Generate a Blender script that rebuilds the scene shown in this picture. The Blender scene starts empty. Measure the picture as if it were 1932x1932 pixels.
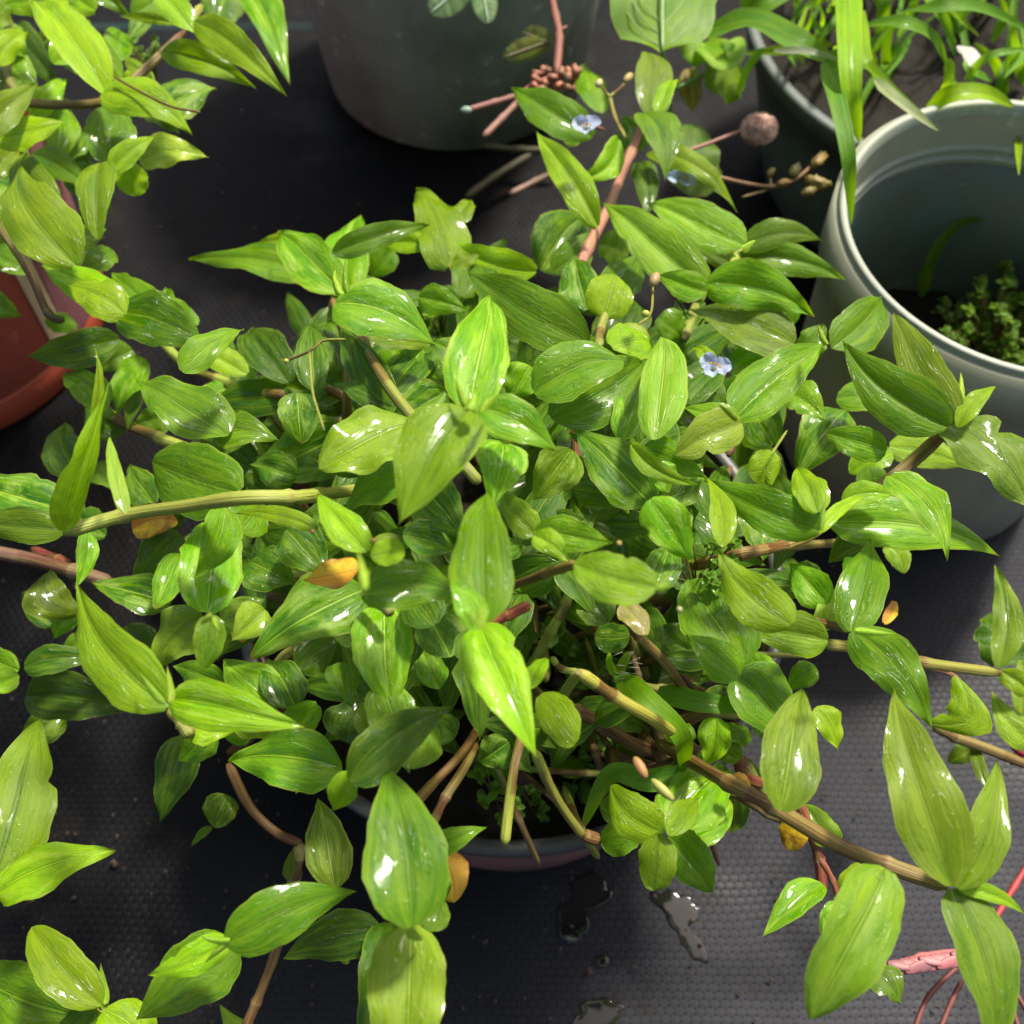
import bpy, bmesh, math, random
import numpy as np
from mathutils import Vector, noise as mnoise
R = math.radians
scn = bpy.context.scene
# ------------------------------------------------------------------ camera, sky, sun, exposure
CAM = Vector((0, 0, .51)); PITCH = R(60); FP = 1936.0; CX = 966.0
cd = bpy.data.cameras.new('camera'); cam = bpy.data.objects.new('camera', cd); scn.collection.objects.link(cam)
cam.location = CAM; cam.rotation_euler = (R(90) - PITCH, 0, 0)
cd.sensor_width = 36; cd.lens = 36 * FP / 1932; cd.clip_start = .01; cd.clip_end = 200
cd.dof.use_dof = True; cd.dof.focus_distance = .315; cd.dof.aperture_fstop = 14
scn.camera = cam
scn.cycles.max_bounces = 7; scn.cycles.diffuse_bounces = 3; scn.cycles.glossy_bounces = 3; scn.cycles.transmission_bounces = 5; scn.cycles.caustics_refractive = False; scn.cycles.caustics_reflective = False
SUN_EL, SUN_AZ = R(58), R(38)          # azimuth from +Y towards +X
w = bpy.data.worlds.new('World'); scn.world = w; w.use_nodes = True
nt = w.node_tree; nt.nodes.clear()
sky = nt.nodes.new('ShaderNodeTexSky'); sky.sky_type = 'NISHITA'; sky.sun_disc = False
sky.sun_elevation = SUN_EL; sky.sun_rotation = SUN_AZ; sky.dust_density = 6; sky.air_density = 1.0; sky.ozone_density = .6
bg = nt.nodes.new('ShaderNodeBackground'); bg.inputs[1].default_value = .09
wo = nt.nodes.new('ShaderNodeOutputWorld'); nt.links.new(sky.outputs[0], bg.inputs[0]); nt.links.new(bg.outputs[0], wo.inputs[0])
sl = bpy.data.lights.new('sun', 'SUN'); sl.energy = 3.7; sl.angle = R(6); sl.color = (1, .94, .83)
so = bpy.data.objects.new('sun', sl); scn.collection.objects.link(so)
sd = Vector((math.sin(SUN_AZ) * math.cos(SUN_EL), math.cos(SUN_AZ) * math.cos(SUN_EL), math.sin(SUN_EL)))
so.rotation_euler = sd.to_track_quat('Z', 'Y').to_euler(); so.location = sd * 3
scn.view_settings.view_transform = 'Standard'; scn.view_settings.look = 'None'
scn.view_settings.exposure = .85; scn.view_settings.gamma = 1
rnd = random.Random(7)
COL = scn.collection
# ------------------------------------------------------------------ helpers
def ray(px, py):
    x = (px - CX) / FP; y = (py - CX) / FP
    c, s = math.cos(PITCH), math.sin(PITCH)
    return Vector((x, c - y * s, -s - y * c))
def P(px, py, h):
    d = ray(px, py); return CAM + d * ((h - CAM.z) / d.z)
def proj(p):
    q = p - CAM; c, s = math.cos(PITCH), math.sin(PITCH)
    z = q.y * c - q.z * s; yy = -q.y * s - q.z * c
    return (CX + FP * q.x / z, CX + FP * yy / z)
def tag(o, label=None, cat=None, group=None, kind=None):
    if label: o['label'] = label
    if cat: o['category'] = cat
    if group: o['group'] = group
    if kind: o['kind'] = kind
    return o
def link(name, me, parent=None, loc=None, mat=None, color=None):
    o = bpy.data.objects.new(name, me); COL.objects.link(o)
    if parent is not None: o.parent = parent
    if loc is not None:
        o.location = loc - (parent_world(parent) if parent is not None else Vector())
    if mat is not None and me is not None and not me.materials: me.materials.append(mat)
    if color is not None: o.color = (*color, 1)
    return o
WL = {}
def parent_world(p):
    v = Vector()
    while p is not None: v += p.location; p = p.parent
    return v
def empty(name, loc, label, cat, group=None):
    o = bpy.data.objects.new(name, None); COL.objects.link(o); o.location = loc; o.empty_display_size = .02
    return tag(o, label, cat, group)
def mesh(name, vs, fs, smooth=True, uvs=None):
    me = bpy.data.meshes.new(name); me.from_pydata([tuple(v) for v in vs], [], fs)
    if smooth: me.polygons.foreach_set('use_smooth', [True] * len(me.polygons))
    if uvs is not None:
        ul = me.uv_layers.new(name='UVMap'); li = np.empty(len(me.loops), 'i'); me.loops.foreach_get('vertex_index', li)
        ul.data.foreach_set('uv', np.array(uvs, 'f')[li].ravel())
    return me
# ------------------------------------------------------------------ node helper
class NB:
    def __init__(s, name):
        s.m = bpy.data.materials.new(name); s.m.use_nodes = True; s.t = s.m.node_tree; s.t.nodes.clear()
    def n(s, typ, **kw):
        nd = s.t.nodes.new(typ)
        for k, v in kw.items():
            if k.startswith('i_'): s.set(nd, k[2:], v)
            else: setattr(nd, k, v)
        return nd
    def set(s, nd, key, v):
        key = int(key) if key.isdigit() else key
        if isinstance(v, bpy.types.NodeSocket): s.t.links.new(v, nd.inputs[key])
        else: nd.inputs[key].default_value = v
    def math(s, op, a, b=0, c=None, clamp=False):
        nd = s.n('ShaderNodeMath', operation=op, use_clamp=clamp); s.set(nd, '0', a); s.set(nd, '1', b)
        if c is not None: s.set(nd, '2', c)
        return nd.outputs[0]
    def mix(s, f, a, b, mode='MIX'):
        nd = s.n('ShaderNodeMix', data_type='RGBA', blend_type=mode)
        s.set(nd, '0', f); s.set(nd, '6', a if isinstance(a, bpy.types.NodeSocket) else (*a, 1)); s.set(nd, '7', b if isinstance(b, bpy.types.NodeSocket) else (*b, 1))
        return nd.outputs[2]
    def noise(s, vec, scale, detail=3, rough=.55, dist=0):
        nd = s.n('ShaderNodeTexNoise'); s.set(nd, 'Vector', vec); s.set(nd, 'Scale', scale); s.set(nd, 'Detail', detail); s.set(nd, 'Roughness', rough); s.set(nd, 'Distortion', dist)
        return nd.outputs['Fac']
    def ramp(s, f, lo, hi):
        nd = s.n('ShaderNodeMapRange', clamp=True); s.set(nd, '0', f); s.set(nd, '1', lo); s.set(nd, '2', hi); return nd.outputs[0]
    def mapping(s, vec, scale=(1, 1, 1), loc=(0, 0, 0), rot=(0, 0, 0)):
        nd = s.n('ShaderNodeMapping'); s.set(nd, 'Vector', vec); s.set(nd, 'Scale', scale); s.set(nd, 'Location', loc); s.set(nd, 'Rotation', rot); return nd.outputs[0]
    def bump(s, h, strength, dist, normal=None):
        nd = s.n('ShaderNodeBump'); s.set(nd, 'Height', h); s.set(nd, 'Strength', strength); s.set(nd, 'Distance', dist)
        if normal is not None: s.set(nd, 'Normal', normal)
        return nd.outputs[0]
    def out(s, sh): o = s.n('ShaderNodeOutputMaterial'); s.t.links.new(sh, o.inputs[0]); return s.m
    def bsdf(s, color, rough, normal=None, **kw):
        nd = s.n('ShaderNodeBsdfPrincipled'); s.set(nd, 'Base Color', color if isinstance(color, bpy.types.NodeSocket) else (*color, 1)); s.set(nd, 'Roughness', rough)
        if normal is not None: s.set(nd, 'Normal', normal)
        for k, v in kw.items(): s.set(nd, k.replace('_', ' '), v)
        return nd.outputs[0]

def leaf_material(name, wet=1.0, nveins=11, trans=.34):
    b = NB(name)
    uv = b.n('ShaderNodeUVMap').outputs[0]; oi = b.n('ShaderNodeObjectInfo'); rn = oi.outputs['Random']; tint = oi.outputs['Color']
    tc = b.n('ShaderNodeTexCoord').outputs['Object']
    sp = b.n('ShaderNodeSeparateXYZ'); b.set(sp, '0', uv); u, v = sp.outputs[0], sp.outputs[1]
    seed = b.n('ShaderNodeCombineXYZ'); b.set(seed, '0', b.math('MULTIPLY', rn, 37.0)); b.set(seed, '1', b.math('MULTIPLY', rn, 91.0))
    va = b.n('ShaderNodeVectorMath', operation='ADD'); b.set(va, '0', tc); b.set(va, '1', seed.outputs[0]); ov = va.outputs[0]
    vu = b.n('ShaderNodeVectorMath', operation='ADD'); b.set(vu, '0', uv); b.set(vu, '1', seed.outputs[0]); uvs = vu.outputs[0]
    dv = b.math('ABSOLUTE', b.math('SUBTRACT', v, .5))
    vw = b.math('ADD', v, b.math('MULTIPLY', b.math('SUBTRACT', b.noise(uvs, 5, 2), .5), .02))
    veins = b.math('POWER', b.math('ABSOLUTE', b.math('SINE', b.math('MULTIPLY', vw, math.pi * nveins))), 5)
    fine = b.noise(b.mapping(uvs, (1.6, 42, 1)), 1, 2)
    broad = b.noise(b.mapping(uvs, (.9, 9, 1)), 1, 2)
    mott = b.ramp(b.noise(b.mapping(uvs, (3, 7, 1)), 1.2, 4, .6), .46, .68)
    spots = b.ramp(b.noise(b.mapping(uvs, (14, 30, 1)), 1.3, 3, .6), .66, .74)
    base = b.mix(b.math('MULTIPLY', mott, .5), tint, b.mix(.55, tint, (.34, .46, .03)))
    base = b.mix(b.math('MULTIPLY', b.ramp(b.noise(ov, 60, 3), .45, .75), .45), base, b.mix(.6, tint, (.015, .075, .008)))
    base = b.mix(b.math('MULTIPLY', b.ramp(fine, .4, .7), .13), base, b.mix(.5, base, (.02, .09, .006)))
    base = b.mix(b.math('MULTIPLY', veins, .10), base, (.22, .36, .04)); base = b.mix(b.math('MULTIPLY', b.ramp(broad, .48, .66), .42), base, b.mix(.5, base, (.36, .50, .03)))
    base = b.mix(b.math('MULTIPLY', spots, .35), base, (.42, .50, .05))
    pale = b.math('MULTIPLY', b.ramp(b.noise(b.mapping(uvs, (1.6, 3, 1)), 1.0, 4, .65, .6), .48, .60), b.math('ADD', .05, b.math('MULTIPLY', b.ramp(rn, .3, .95), .55))); base = b.mix(pale, base, b.mix(.7, base, (.46, .56, .20)))  # pale patches: surface sheen painted into the leaf colour
    deep = b.ramp(b.noise(b.mapping(uvs, (2.2, 4, 1), (5, 3, 0)), 1.0, 4, .6, .6), .52, .62); base = b.mix(b.math('MULTIPLY', deep, .45), base, b.mix(1, base, (.45, .62, .4), 'MULTIPLY'))
    bs = b.ramp(b.noise(ov, 210, 2), .76, .80); base = b.mix(b.math('MULTIPLY', bs, .5), base, (.10, .07, .02))
    # brown nibbles and tip wear
    tipw = b.math('MULTIPLY', b.ramp(u, .93, 1.0), b.ramp(rn, .55, .7))
    base = b.mix(b.math('MULTIPLY', tipw, .55), base, (.28, .17, .05))
    mid = b.ramp(dv, .020, .008); base = b.mix(b.math('MULTIPLY', mid, b.math('MULTIPLY', b.ramp(rn, .1, .6), .55)), base, (.40, .54, .09)); crz = b.math('MULTIPLY', b.ramp(dv, .05, .02), b.ramp(dv, .008, .022)); base = b.mix(b.math('MULTIPLY', crz, .65), base, (.02, .07, .002))  # light midrib; dark lines beside it paint in the crease shade
    edge = b.ramp(dv, .475, .496); base = b.mix(b.math('MULTIPLY', edge, .6), base, b.mix(b.math('MULTIPLY', b.ramp(rn, .2, .8), .8), (.34, .48, .12), (.22, .12, .06)))
    hsv = b.n('ShaderNodeHueSaturation'); b.set(hsv, 'Color', base); b.set(hsv, 'Saturation', 1.13); b.set(hsv, 'Hue', b.math('ADD', .493, b.math('MULTIPLY', rn, .016))); b.set(hsv, 'Value', b.math('ADD', .66, b.math('MULTIPLY', rn, .66)))
    base = hsv.outputs[0]
    bf = b.n('ShaderNodeNewGeometry').outputs['Backfacing']
    under = b.mix(.45, base, (.20, .30, .11))
    wetm = b.ramp(b.noise(b.mapping(uvs, (3.0, 5, 1)), 1.2, 4, .6, 1.0), .52, .56)
    wetm = b.math('MULTIPLY', wetm, wet)
    dry = b.mix(.05, base, (.32, .44, .16))
    base = b.mix(wetm, dry, b.mix(1, base, (.95, 1.0, .4), 'MULTIPLY'))
    col = b.mix(bf, base, under)
    rough = b.math('SUBTRACT', b.math('ADD', .44, b.math('MULTIPLY', b.noise(ov, 140, 3), .14)), b.math('MULTIPLY', wetm, .33))
    rough = b.math('ADD', rough, b.math('MULTIPLY', bf, .15))
    dryf = b.math('SUBTRACT', 1, b.math('MULTIPLY', wetm, .75))
    n1 = b.bump(b.math('ADD', b.math('MULTIPLY', veins, .5), b.math('ADD', b.math('MULTIPLY', fine, .8), b.math('MULTIPLY', mid, -1.2))), b.math('MULTIPLY', dryf, .26), .00028)
    n2 = b.bump(b.noise(ov, 100, 3, .55), b.math('ADD', .10, b.math('MULTIPLY', dryf, .30)), .0016, n1)
    n3 = b.bump(wetm, .45, .00035, n2)
    pr = b.bsdf(col, rough, n3, Specular_IOR_Level=b.math('ADD', .20, b.math('MULTIPLY', wetm, .35)), Coat_Weight=b.math('MULTIPLY', wetm, .12), Coat_Roughness=.07)
    tr = b.n('ShaderNodeBsdfTranslucent'); b.set(tr, 'Color', b.mix(.5, b.mix(1, col, (1.8, 1.8, .4), 'MULTIPLY'), (.34, .58, .002))); b.set(tr, 'Normal', n1)
    ms = b.n('ShaderNodeMixShader'); b.set(ms, '0', trans); b.set(ms, '1', pr); b.set(ms, '2', tr.outputs[0])
    return b.out(ms.outputs[0])
def stem_material(name):
    b = NB(name)
    uv = b.n('ShaderNodeUVMap').outputs[0]; oi = b.n('ShaderNodeObjectInfo'); rn = oi.outputs['Random']; tint = oi.outputs['Color']
    sp = b.n('ShaderNodeSeparateXYZ'); b.set(sp, '0', uv)
    st = b.noise(b.mapping(uv, (1.2, 30, 1)), 1, 2)
    se = b.n('ShaderNodeCombineXYZ'); b.set(se, '0', b.math('ADD', b.math('MULTIPLY', sp.outputs[0], .55), b.math('MULTIPLY', rn, 40))); b.set(se, '1', b.math('MULTIPLY', sp.outputs[1], .5))
    fr = b.math('FRACT', sp.outputs[0]); cut = b.math('ADD', .42, b.math('MULTIPLY', b.math('SUBTRACT', rn, .5), .2))
    brown = b.math('MULTIPLY', b.ramp(b.math('SUBTRACT', fr, cut), -.015, .015), b.math('MULTIPLY', b.ramp(b.noise(se.outputs[0], 2.2, 2), .30, .50), b.ramp(rn, .15, .5))); ring = b.math('ADD', b.ramp(fr, .035, .0), b.ramp(fr, .965, 1.0))
    c = b.mix(b.math('MULTIPLY', brown, .85), tint, (.11, .024, .012)); c = b.mix(b.math('MULTIPLY', ring, .6), c, (.30, .20, .09))
    c = b.mix(b.math('MULTIPLY', b.ramp(st, .48, .56), .42), c, b.mix(.6, c, (.30, .34, .06)))
    c = b.mix(b.math('MULTIPLY', b.ramp(st, .50, .42), .55), c, b.mix(.7, c, (.05, .015, .008)))
    n = b.bump(st, .9, .0006)
    return b.out(b.bsdf(c, b.math('ADD', .34, b.math('MULTIPLY', st, .25)), b.bump(b.noise(uv, 3, 3), .4, .0006, n), Specular_IOR_Level=.4))
def plastic(name, color, rough, dirt=(.05, .045, .03), dirtamt=.5, scale=9, coat=.0):
    b = NB(name); tc = b.n('ShaderNodeTexCoord').outputs['Object']
    n1 = b.noise(tc, scale, 5, .6); n2 = b.noise(tc, 90, 3, .6); n3 = b.noise(b.mapping(tc, (1, 1, .15)), 40, 3)
    c = b.mix(b.math('MULTIPLY', b.ramp(n1, .42, .75), dirtamt), color, dirt)
    c = b.mix(b.math('MULTIPLY', b.ramp(n2, .62, .7), dirtamt * .5), c, tuple(min(1, x * 2.2 + .03) for x in color))
    c = b.mix(b.math('MULTIPLY', b.ramp(n3, .5, .8), .3), c, dirt)
    r = b.math('ADD', rough, b.math('MULTIPLY', n1, .2))
    return b.out(b.bsdf(c, r, b.bump(b.math('ADD', n1, b.math('MULTIPLY', n2, .15)), .12, .002), Coat_Weight=coat, Coat_Roughness=.15))
def simple(name, color, rough=.6, var=.3, scale=200, bumpd=.0005, trans=0):
    b = NB(name); tc = b.n('ShaderNodeTexCoord').outputs['Object']; n1 = b.noise(tc, scale, 4, .6)
    c = b.mix(b.math('MULTIPLY', n1, var), color, tuple(x * .3 for x in color))
    pr = b.bsdf(c, rough, b.bump(n1, .5, bumpd), Specular_IOR_Level=.2)
    if trans:
        tr = b.n('ShaderNodeBsdfTranslucent'); b.set(tr, 'Color', c); ms = b.n('ShaderNodeMixShader'); b.set(ms, '0', trans); b.set(ms, '1', pr); b.set(ms, '2', tr.outputs[0]); pr = ms.outputs[0]
    return b.out(pr)
def tinted(name, rough=.55, trans=0.0, bscale=400):
    b = NB(name); oi = b.n('ShaderNodeObjectInfo'); tc = b.n('ShaderNodeTexCoord').outputs['Object']; n1 = b.noise(tc, bscale, 4, .6)
    c = b.mix(b.math('MULTIPLY', n1, .5), oi.outputs['Color'], b.mix(.75, oi.outputs['Color'], (.02, .015, .01)))
    pr = b.bsdf(c, rough, b.bump(n1, .5, .0004))
    if trans:
        tr = b.n('ShaderNodeBsdfTranslucent'); b.set(tr, 'Color', c); ms = b.n('ShaderNodeMixShader'); b.set(ms, '0', trans); b.set(ms, '1', pr); b.set(ms, '2', tr.outputs[0]); pr = ms.outputs[0]
    return b.out(pr)

def withered_material():
    b = NB('withered_leaf'); uv = b.n('ShaderNodeUVMap').outputs[0]; oi = b.n('ShaderNodeObjectInfo'); tc = b.n('ShaderNodeTexCoord').outputs['Object']
    sp = b.n('ShaderNodeSeparateXYZ'); b.set(sp, '0', uv)
    c = b.mix(b.ramp(b.math('ADD', sp.outputs[1], b.math('MULTIPLY', b.noise(tc, 90, 3), .5)), .55, .95), oi.outputs['Color'], (.75, .50, .02))
    c = b.mix(b.math('MULTIPLY', b.ramp(b.noise(tc, 130, 4, .65), .50, .66), .75), c, (.20, .055, .008))
    edge = b.ramp(b.math('ABSOLUTE', b.math('SUBTRACT', sp.outputs[1], .5)), .42, .5); c = b.mix(b.math('MULTIPLY', edge, .7), c, (.22, .07, .015))
    mid = b.ramp(b.math('ABSOLUTE', b.math('SUBTRACT', sp.outputs[1], .5)), .03, .01); c = b.mix(b.math('MULTIPLY', mid, .6), c, (.30, .10, .02))
    fine = b.noise(b.mapping(uv, (2, 40, 1)), 1, 2); pr = b.bsdf(c, .38, b.bump(b.math('ADD', fine, b.noise(tc, 300, 3)), .5, .0005)); tr = b.n('ShaderNodeBsdfTranslucent'); b.set(tr, 'Color', c); ms = b.n('ShaderNodeMixShader'); b.set(ms, '0', .3); b.set(ms, '1', pr); b.set(ms, '2', tr.outputs[0])
    return b.out(ms.outputs[0])
def fabric_material():
    b = NB('woven_weed_fabric'); tc = b.n('ShaderNodeTexCoord').outputs['Object']
    wob = b.noise(tc, 14, 2); sp = b.n('ShaderNodeSeparateXYZ'); b.set(sp, '0', tc)
    x = b.math('ADD', sp.outputs[0], b.math('MULTIPLY', wob, .006)); y = b.math('ADD', sp.outputs[1], b.math('MULTIPLY', b.noise(tc, 11, 2), .007))
    PX, PY = .0046, .0034
    row = b.math('FLOOR', b.math('DIVIDE', y, PY)); off = b.math('MULTIPLY', b.math('MODULO', b.math('ABSOLUTE', row), 2), .5)
    xs = b.math('ADD', b.math('DIVIDE', x, PX), off)
    fx = b.math('ABSOLUTE', b.math('SUBTRACT', b.math('FRACT', xs), .5)); fy = b.math('ABSOLUTE', b.math('SUBTRACT', b.math('FRACT', b.math('DIVIDE', y, PY)), .5))
    fxx = b.math('ADD', fx, 0)
    tape = b.math('SUBTRACT', 1, b.math('ADD', b.math('MULTIPLY', b.math('MULTIPLY', fx, fx), 3.4), b.math('MULTIPLY', b.math('MULTIPLY', fy, fy), 2.2)), clamp=False)
    hole = b.math('MULTIPLY', b.ramp(fx, .30, .48), b.ramp(fy, .12, .44))
    strands = b.math('SINE', b.math('MULTIPLY', x, 2 * math.pi / .0011))
    h = b.math('ADD', b.math('SUBTRACT', tape, b.math('MULTIPLY', hole, .6)), b.math('MULTIPLY', strands, .06))
    big = b.noise(tc, 5, 5, .6); mid = b.noise(tc, 38, 4, .65)
    c = b.mix(b.ramp(big, .35, .7), (.0025, .0025, .0028), (.007, .007, .0082))
    sky_sheen = b.math('MULTIPLY', b.ramp(b.math('ADD', b.math('SUBTRACT', x, b.math('MULTIPLY', y, 1.1)), b.math('MULTIPLY', b.noise(tc, 7, 4, .6), .25)), -.12, .22), .85)  # sky reflection painted into the cloth: paler towards the near right
    c = b.mix(sky_sheen, c, (.042, .043, .050))
    c = b.mix(b.math('MULTIPLY', hole, .9), c, (.006, .006, .006))
    c = b.mix(b.math('MULTIPLY', b.ramp(mid, .56, .72), .5), c, (.018, .015, .010))
    speck = b.ramp(b.noise(tc, 260, 2), .70, .76); c = b.mix(b.math('MULTIPLY', speck, .3), c, (.10, .08, .06))
    # two teal guide stripes sewn in the cloth
    ys = sp.outputs[1]
    for y0 in (GSTR[0], GSTR[1]):
        m = b.math('MULTIPLY', b.ramp(b.math('ABSOLUTE', b.math('SUBTRACT', ys, y0)), .0050, .0042), b.ramp(b.math('ADD', fx, fy), .62, .5))
        c = b.mix(b.math('MULTIPLY', m, b.math('MULTIPLY', b.ramp(big, .4, .62), .45)), c, (.025, .075, .065))
    wet = b.ramp(b.noise(tc, 9, 4, .6), .50, .62)
    r = b.math('SUBTRACT', .62, b.math('MULTIPLY', wet, .2))
    n = b.bump(h, .30, .0007); n = b.bump(b.noise(tc, 12, 3), .35, .012, n)
    return b.out(b.bsdf(c, r, n, Specular_IOR_Level=.10))
GSTR = [P(215, 1035, 0).y, P(1110, 45, 0).y]

M = {'leaf': leaf_material('dayflower_leaf'), 'matte': leaf_material('dry_leaf', .15, 9), 'grass': leaf_material('grass_blade', .5, 15, .42), 'stem': stem_material('dayflower_stem'),
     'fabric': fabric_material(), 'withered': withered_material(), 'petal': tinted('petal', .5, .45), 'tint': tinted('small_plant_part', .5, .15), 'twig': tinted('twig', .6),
     'soil': simple('potting_soil', (.014, .010, .007), .8, .8, 160, .004)}
b = NB('water'); _f = b.n('ShaderNodeFresnel'); b.set(_f, 'IOR', 1.36); _t = b.n('ShaderNodeBsdfTransparent'); b.set(_t, 'Color', (.93, .95, .92, 1)); _g = b.n('ShaderNodeBsdfGlossy'); b.set(_g, 'Roughness', .03)
_m = b.n('ShaderNodeMixShader'); b.set(_m, '0', b.math('MULTIPLY', _f.outputs[0], b.math('SUBTRACT', 1, b.n('ShaderNodeNewGeometry').outputs['Backfacing']))); b.set(_m, '1', _t.outputs[0]); b.set(_m, '2', _g.outputs[0]); M['water'] = b.out(_m.outputs[0])
b = NB('standing_water'); tcw = b.n('ShaderNodeTexCoord').outputs['Object']
M['puddle'] = b.out(b.bsdf((.010, .010, .009), .035, b.bump(b.noise(tcw, 50, 2), .05, .001), Specular_IOR_Level=.55))
# ------------------------------------------------------------------ ground
def ground():
    n = 240; xs = np.concatenate([[-30, -8, -3], np.linspace(-.9, .9, n), [3, 8, 30]]); ys = np.concatenate([[-30, -8, -2], np.linspace(-.35, 1.5, n), [3, 8, 30]])
    vs = []
    for y in ys:
        for x in xs:
            z = 0
            if abs(x) < 1 and -.4 < y < 1.6:
                z = .0022 * mnoise.noise(Vector((x * 5, y * 5, 0))) + .0006 * mnoise.noise(Vector((x * 18, y * 18, 3)))
            vs.append((x, y, z - .002))
    W = len(xs); fs = [(j * W + i, j * W + i + 1, (j + 1) * W + i + 1, (j + 1) * W + i) for j in range(len(ys) - 1) for i in range(W - 1)]
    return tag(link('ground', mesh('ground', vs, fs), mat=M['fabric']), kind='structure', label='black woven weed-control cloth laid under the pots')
ground()
# ------------------------------------------------------------------ pots
def lathe(name, prof, parent, mat, seg=96, loc=None, color=None, sq=0):
    vs, fs = [], []
    for r, z in prof:
        for k in range(seg):
            a = 2 * math.pi * k / seg; vs.append((r * math.cos(a), r * math.sin(a), z))
    for j in range(len(prof) - 1):
        for k in range(seg):
            fs.append((j * seg + k, j * seg + (k + 1) % seg, (j + 1) * seg + (k + 1) % seg, (j + 1) * seg + k))
    return link(name, mesh(name, vs, fs), parent, parent_world(parent) if parent else loc, mat, color)
def soil_mesh(r, z, n=48, amp=.006):
    vs, fs = [(0, 0, z)], []
    for j in range(1, n // 2 + 1):
        for k in range(n):
            a = 2 * math.pi * k / n; rr = r * j / (n // 2)
            p = Vector((rr * math.cos(a), rr * math.sin(a), 0)); vs.append((p.x, p.y, z + amp * mnoise.noise(p * 55) + amp * .6 * mnoise.noise(p * 160)))
    for k in range(n): fs.append((0, 1 + k, 1 + (k + 1) % n))
    for j in range(n // 2 - 1):
        for k in range(n): a0 = 1 + j * n; fs.append((a0 + k, a0 + n + k, a0 + n + (k + 1) % n, a0 + (k + 1) % n))
    return mesh('soil', vs, fs)
def pot(center, rt, rb, h, mat_wall, mat_rim, label, th=.003, lip=.010, soil=.02, lipr=.003, tilt=None):
    t = empty('plant_pot', Vector((center[0], center[1], 0)), label, 'plant pot')
    rr = lambda z: rb + (rt - rb) * z / h
    zl = h - lip
    wall = [(0, .003), (rb - .012, .003), (rb - .008, 0), (rb - .002, 0), (rb, .002), (rr(h * .3), h * .3), (rr(h * .6), h * .6), (rr(zl), zl)]
    inner = [(rr(zl) - th, zl), (rr(h * .5) - th, h * .5), (rb - th, .006), (0, .006)]
    lathe('pot_wall', wall + [(rr(zl) + lipr * .5, zl)] + [(rr(zl) - th, zl + .001)] + inner, t, mat_wall)
    lathe('pot_rim', [(rr(zl) + lipr * .4, zl - .0015), (rr(zl) + lipr, zl), (rt + lipr, h - .002), (rt + lipr - .0006, h - .0006), (rt + lipr * .4, h), (rt - th + .0008, h), (rt - th, h - .001), (rt - th - .001, zl - .002)], t, mat_rim)
    link('soil', soil_mesh(rr(h - soil) - th - .0005, h - soil), t, Vector((center[0], center[1], 0)), M['soil'])
    if tilt: t.rotation_euler = tilt
    return t
main_pot = pot((0, .19), .110, .094, .13, plastic('maroon_plastic', (.30, .14, .125), .42, (.09, .05, .04)), plastic('charcoal_rim', (.06, .058, .058), .33, (.02, .02, .02)),
               'round maroon pot with dark rim under the dense leafy mound', lip=.008, soil=.016)
big_pot = pot((-.042, .69), .125, .097, .24, plastic('dark_green_plastic', (.33, .37, .30), .36, (.09, .10, .06), .9), plastic('dark_green_rim', (.055, .085, .075), .4), 
              'large dark green pot standing behind the mound, top cut off by photo edge', lip=.02, soil=.03, lipr=.004)
right_pot = pot((.238, .347), .0867, .077, .17, plastic('grey_green_plastic', (.36, .36, .25), .5, (.13, .14, .12), .5), plastic('pale_rim', (.30, .33, .26), .45, (.20, .20, .16), .5),
                'pale grey-green pot with light rim, its inside visible, right of the mound', lip=.004, soil=.125, lipr=.0012)
back_pot = pot((.29, .57), .144, .112, .12, plastic('slate_green_plastic', (.13, .17, .15), .45, (.03, .035, .03), .5), plastic('slate_rim', (.09, .11, .10), .4),
               'dark slate green pot full of grass at the upper right', lip=.016, soil=.012, lipr=.004)
red_pot = pot((-.360, .434), .108, .096, .16, plastic('terracotta_plastic', (.55, .10, .06), .32, (.36, .10, .08), .45, 9, .3), plastic('terracotta_rim', (.55, .085, .04), .35),
              'red terracotta coloured pot behind the left trailing leaves', lip=.014, soil=.02)
# ledge rings inside the pale pot and base ring + printed label on the red one
ZR = .17
for dz in (.026, .032):
    r0 = .077 + (.0867 - .077) * (ZR - dz) / ZR - .003
    lathe('inner_ridge', [(r0 + .0005, ZR - dz + .0022), (r0 - .0016, ZR - dz + .001), (r0 - .0016, ZR - dz - .001), (r0 + .0005, ZR - dz - .0022)], right_pot, bpy.data.materials['pale_rim'])
zt = ZR - .036; ri = lambda z: .077 + (.0867 - .077) * z / ZR - .0042
lathe('inner_wall', [(ri(.02), .02), (ri(zt * .6), zt * .6), (ri(zt), zt), (ri(zt) + .001, zt + .0006)], right_pot, plastic('dark_wet_inner_plastic', (.085, .13, .105), .35, (.10, .07, .035), .5, 22))
r0 = .0848
lathe('outer_step', [(r0 + .001, ZR - .034), (r0 + .0042, ZR - .032), (r0 + .0050, ZR - .003), (r0, ZR - .003)], right_pot, bpy.data.materials['grey_green_plastic'])
lathe('base_ring', [(.092, .0), (.0976, .0), (.0985, .0015), (.0985, .020), (.0976, .0215), (.095, .022)], red_pot, bpy.data.materials['terracotta_rim'])
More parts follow.
